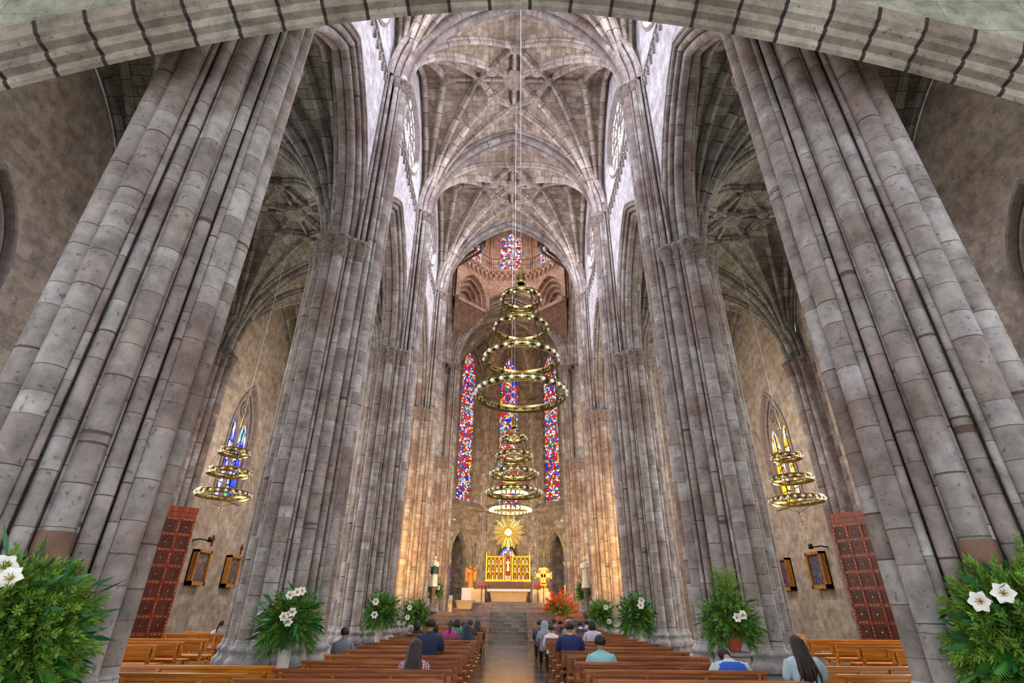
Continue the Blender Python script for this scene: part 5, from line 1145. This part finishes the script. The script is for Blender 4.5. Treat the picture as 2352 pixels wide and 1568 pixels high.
for e in (-1, 1): b.grid([[(e * 1.285, v, .71) for v in np.linspace(-.6, .6, 13)], [(e * (1.29 + .015 * math.sin(v * 20)), v, .22 - .02 * math.sin(v * 9)) for v in np.linspace(-.6, .6, 13)]], None, True)
b.build('altar_cloth', M_CLOTH, t)
# retable
t = thing('gilded_retable', 'gilded retable of small niches behind the altar', 'retable', (.16, 38.5, SF))
b = MB(); b.box((0, .1, .65), (3.1, .6, 1.3)); b.build('retable_base', M_DARKW, t)
b = MB()
for e in (-1, 1):
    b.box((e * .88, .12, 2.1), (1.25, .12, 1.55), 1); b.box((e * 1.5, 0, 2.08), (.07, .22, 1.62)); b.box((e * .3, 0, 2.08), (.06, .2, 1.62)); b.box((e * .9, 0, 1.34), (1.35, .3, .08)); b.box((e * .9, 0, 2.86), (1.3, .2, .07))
    for r_ in range(3):
        z = 1.42 + r_ * .48; b.box((e * .9, .02, z + .0), (1.2, .16, .035))
        for q in range(5): b.tube([(e * (.34 + q * .28), -.04, z), (e * (.34 + q * .28), -.04, z + .44)], .018, 6)
        for q in range(4): arch_sweep(b, .12, .13, circ(0, .0, .016, 6), lambda x, s, zz, q=q, z=z: (e * (.48 + q * .28) + x, -.04 + s, z + .30 + zz), 6, 0, smooth=True)
    for q in range(9): b.lathe([(.03, 0), (.035, .05), (.012, .08), (.001, .2)], (e * (.34 + q * .145), 0, 2.88), 6)
    b.lathe([(.05, 0), (.05, .3), (.02, .34), (.001, .65)], (e * 1.5, 0, 2.85), 6); b.lathe([(.04, 0), (.04, .2), (.001, .5)], (e * .3, 0, 2.85), 6)
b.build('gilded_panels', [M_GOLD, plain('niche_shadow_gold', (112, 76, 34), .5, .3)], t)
b = MB(); b.box((0, .1, 1.9), (.5, .12, 2.1), 1); b.box((0, -.02, 1.35), (.56, .3, .08)); 
arch_sweep(b, .2, .3, circ(0, 0, .03, 7), lambda x, s, z: (x, -.02 + s, 2.75 + z), 8, 0, smooth=True, drop=1.3); b.lathe([(.16, 0), (.12, .08), (.05, .3), (.03, .34), (.001, .65)], (0, 0, 3.0), 8)
b.build('central_niche', [M_GOLD, plain('niche_red', (120, 24, 20), .5)], t)
fm_ = MB(); figure(fm_, (0, 0, 0), .30, robe=1.1); FME = fm_.mesh('figurine', [plain('ivory_paint', (224, 206, 190), .5)]); fm2 = MB(); figure(fm2, (0, 0, 0), .30, robe=1.2); FME2 = fm2.mesh('figurine', [plain('polychrome', (170, 110, 110), .5, noise=.5, nscale=20)])
for e in (-1, 1):
    for r_ in range(3):
        for q in range(4):
            o = bpy.data.objects.new('figurine', FME if (q + r_) % 3 else FME2); COL.objects.link(o); o.parent = t; o.location = (e * (.48 + q * .28), -.02, 1.44 + r_ * .48)
b = MB(); figure(b, (0, -.02, 1.95), .75, robe=.9); b.build('figurine', FME.materials[0], t)
for q in (-.13, 0, .13): o = bpy.data.objects.new('figurine', FME); COL.objects.link(o); o.parent = t; o.location = (q, -.06, 1.4)
# sunburst
t = thing('sunburst_monstrance', 'golden sunburst with glowing white centre above the retable', 'monstrance', (.16, 39.0, 6.19))
for k in range(16):
    a = k * PI / 8; b = MB()
    for j, (da, L) in enumerate(((-.11, .95), (0, 1.13), (.11, .98))):
        aa = a + da; c_, s_ = math.cos(aa), math.sin(aa); p0 = np.array([c_ * .22, 0, s_ * .22]); p1 = np.array([c_ * L, -.02 * (j % 2), s_ * L]); n_ = np.array([-s_, 0, c_]); w0, w1 = .012, .042
        F_ = np.array([0, -.025, 0])
        b.quads([p0 - n_ * w0, p1 - n_ * w1, p1 + n_ * .0 + (p1 - p0) * .05, p1 + n_ * w1, p0 + n_ * w0], [[0, 1, 2, 3, 4]], [(0, 0)] * 5, 0, False)
        b.quads([p0 + F_ * 2.2, p1 - n_ * w1, p1 + (p1 - p0) * .05 + F_, p1 + n_ * w1], [[0, 1, 2], [0, 2, 3]], [(0, 0)] * 6, 0, False)
    b.build('ray', M_GOLDP, t)
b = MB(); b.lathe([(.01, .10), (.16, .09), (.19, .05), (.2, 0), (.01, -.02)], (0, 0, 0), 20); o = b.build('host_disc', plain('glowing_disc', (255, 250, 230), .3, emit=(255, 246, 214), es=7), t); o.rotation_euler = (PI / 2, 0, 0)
b = MB()
for k in range(8):
    a = k * PI / 4; b.sphere((.36 * math.cos(a), -.06, .36 * math.sin(a)), .055, 8)
b.tube([(.27 * math.cos(q), -.05, .27 * math.sin(q)) for q in np.linspace(0, 2 * PI, 25)], .04, 8, ref=(0, 1, 0)); b.build('cherub_ring', M_GOLD, t)
b = MB(); b.tube([(0, .06, -1.2), (0, .06, -.2)], .035, 8); b.tube([(0, .06, .2), (0, .06, 11.5)], .01, 5); b.build('support', M_CHAIN, t)
# plinths, angels
for e, x0, lab in ((-1, -1.86, 'left'), (1, 2.3, 'right')):
    b = MB(); b.box((0, 0, .54), (1.05, .6, 1.08)); o = b.build('marble_plinth', M_CREAM, loc=(x0, 37.3, 1.36), label='cream marble plinth on the %s of the altar' % lab, category='plinth', group='plinths beside the altar')
    t = thing('angel_statue', 'golden winged angel statue on the %s of the altar' % lab, 'statue', (XC + e * 2.45, 37.3, 2.45))
    b = MB(); b.box((0, 0, .02), (.5, .4, .06)); b.build('statue_base', M_GOLD, t)
    b = MB(); arms = {-1: [(.18, 0, 1.36), (.26, -.06, 1.12), (.06, -.22, 1.2)], 1: [(.18, 0, 1.36), (.36, -.1, 1.45), (.62, -.15, 1.75)]} if e < 0 else None
    figure(b, (0, 0, .05), 1.32, 0, arms, True); b.build('statue_figure', plain('gilded_wood', (186, 124, 60), .45, .4, noise=.3, nscale=9), t)
b = MB(); b.box((0, 0, .47), (.72, .5, .94)); b.build('marble_plinth', M_CREAM, loc=(2.48, 35.6, 1.35), label='tall cream marble block in front of the right plinth', category='plinth')
# processional icon cross
t = thing('standing_cross', 'golden painted cross on a stand right of the altar', 'cross', (2.2, 32.6, 1.36))
b = MB(); b.box((0, 0, 1.63), (.27, .05, .75)); b.box((0, 0, 1.72), (.96, .05, .22)); b.box((0, 0, 2.05), (.46, .05, .14))
for e in (-1, 1): b.box((e * .47, 0, 1.72), (.07, .05, .36))
b.box((0, 0, 1.25), (.36, .05, .12)); b.build('cross_panel', M_GOLDP, t)
b = MB(); b.tube([(0, 0, .05), (0, 0, 1.25)], .02, 8); b.lathe([(.16, 0), (.14, .04), (.03, .07)], (0, 0, 0), 12); b.build('stand', M_BLACK, t)
b = MB(); figure(b, (0, -.04, 1.36), .55, robe=.6, arms={-1: [(.1, 0, 1.3), (.4, 0, 1.35), (.7, 0, 1.4)], 1: [(.1, 0, 1.3), (.4, 0, 1.35), (.7, 0, 1.4)]}); b.build('painted_figure', plain('icon_paint', (214, 180, 120), .5), t)
# ambo, presider chair, side cube
t = thing('marble_ambo', 'low cream marble ambo with flared sides, left of altar', 'ambo', (-2.2, 31.0, 1.2))
b = MB(); pr = [(.40, .12), (.42, .24), (.46, .37), (.53, .48), (.56, .54)]
loft(b, [(0, 0, z, r, r * .55) for r, z in pr], 28, ex=6); b.build('ambo_body', M_CREAM, t); b = MB(); b.box((0, 0, .06), (.7, .4, .12)); b.build('ambo_base', M_DARKW, t)
t = thing('presider_chair', 'chair covered with a white cloth and dark red seat', 'chair', (-2.2, 32.0, 1.35))
b = MB(); b.box((0, .12, .55), (.55, .08, .95)); b.build('cloth_cover', M_CLOTH, t); b = MB(); b.box((0, -.08, .30), (.5, .4, .09)); b.build('seat', plain('red_velvet', (96, 22, 26), .8), t)
b = MB(); [b.box((e * .2, q, .13), (.05, .05, .26)) for e in (-1, 1) for q in (-.22, .1)]; b.build('chair_legs', M_DARKW, t)
b = MB(); b.box((0, 0, .28), (.22, .3, .56)); b.build('marble_block', M_CREAM, loc=(-2.92, 30.4, 1.2), label='small cream marble block at far left of the sanctuary', category='block'); b = MB(); b.box((0, 0, .1), (.2, .2, .2), taper=.9); b.build('white_lamp', M_WHITEP, loc=(-2.9, 30.4, 1.76), label='small white lamp box on the little marble block', category='lamp')
# votive lamps
for e, xs_ in ((-1, (-1.73, -1.55, -1.37)), (1, (1.93, 2.11, 2.29))):
    for k, x in enumerate(xs_):
        t = thing('votive_lamp', 'red glass votive lamp %s of the altar, %s of three' % ('left' if e < 0 else 'right', ['leftmost', 'middle', 'rightmost'][k]), 'lamp', (x, 36.9, 2.6), 0, 'red votive lamps')
        b = MB(); b.lathe([(.05, 0), (.062, .05), (.06, .2), (.055, .2), (.05, .02)], (0, 0, 0), 10); b.build('glass_cup', M_RED, t)
    b = MB(); x = xs_[1]; b.box((0, 0, 1.22), (.56, .14, .03)); b.tube([(0, 0, 0), (0, 0, 1.2)], .02, 8); b.lathe([(.14, 0), (.03, .05)], (0, 0, 0), 10); b.build('lamp_stand', M_BLACK, loc=(x, 36.9, 1.36), label='thin dark stand holding votive lamps %s of the altar' % ('left' if e < 0 else 'right'), category='stand')
# lectern with eagle, paschal candle
t = thing('eagle_lectern', 'dark eagle lectern on a cream base, right of altar', 'lectern', (2.9, 31.5, 1.2))
b = MB(); b.box((0, 0, .24), (.5, .4, .48)); b.build('lectern_base', M_CREAM, t)
b = MB(); b.lathe([(.08, .48), (.04, .55), (.05, .64), (.09, .7), (.05, .8), (.01, .86)], (0, 0, 0), 10)
for e in (-1, 1): b.grid([[(0, 0, .78), (e * .2, -.03, .86), (e * .42, 0, .93)], [(0, .06, .68), (e * .18, .03, .74), (e * .36, .05, .82)]], None, True); b.grid([[(0, 0.02, .78), (e * .2, -.01, .86), (e * .42, .02, .93)][::-1], [(0, .08, .68), (e * .18, .05, .74), (e * .36, .07, .82)][::-1]], None, True)
b.build('eagle', plain('bronze', (70, 60, 48), .4, .8), t)
t = thing('paschal_candle', 'tall candle on a turned bronze stand, right of lectern', 'candle', (3.32, 31.5, 1.2))
b = MB(); b.lathe([(.16, 0), (.16, .04), (.05, .1), (.04, .25), (.09, .32), (.04, .4), (.03, .6), (.07, .66), (.10, .72), (.02, .73)], (0, 0, 0), 12); b.build('candle_stand', plain('bronze2', (92, 74, 50), .4, .8), t)
b = MB(); b.lathe([(.045, .73), (.045, 1.32), (.01, 1.34)], (0, 0, 0), 10); b.build('candle', plain('wax', (220, 186, 110), .5), t)
# statues on the crossing piers
for e, x, cols, lab in ((-1, -3.52, ((220, 214, 200), (28, 70, 64)), 'statue of a woman in cream and dark green drapery on left pier'), (1, 3.94, ((226, 214, 190), (226, 214, 190)), 'cream robed statue of a bearded figure on right pier')):
    t = thing('saint_statue', lab, 'statue', (x, 27.6, 2.3))
    b = MB(); b.lathe([(.18, -1.1), (.18, -1.0), (.12, -.95), (.12, -.2), (.26, -.05), (.26, 0), (.01, 0)], (0, 0, 0), 12); b.build('bracket', M_CARVE, t)
    b = MB(); figure(b, (0, 0, 0), 1.36); b.build('statue_figure', plain('painted_statue', cols[0], .55, noise=.1), t)
    if e < 0: b = MB(); loft(b, [(0, 0, .55, .185, .16), (.02, -.01, .75, .19, .155), (0, 0, .92, .15, .12)], 18, ripple=.08); b.build('mantle', plain('green_mantle', cols[1], .6), t)
# front pew pads and little wall lamps on the apse piers
for s in (-1, 1):
    t = thing('security_camera', 'tiny white camera on the %s apse pier' % ('left' if s < 0 else 'right'), 'camera', (XC + s * 3.6, 36.0, 6.6))
    b = MB(); b.box((0, 0, 0), (.1, .22, .1)); b.tube([(0, 0, 0), (s * .25, 0.15, .05)], .02, 6, ref=(0, 0, 1)); b.build('camera_body', M_WHITEP, t)
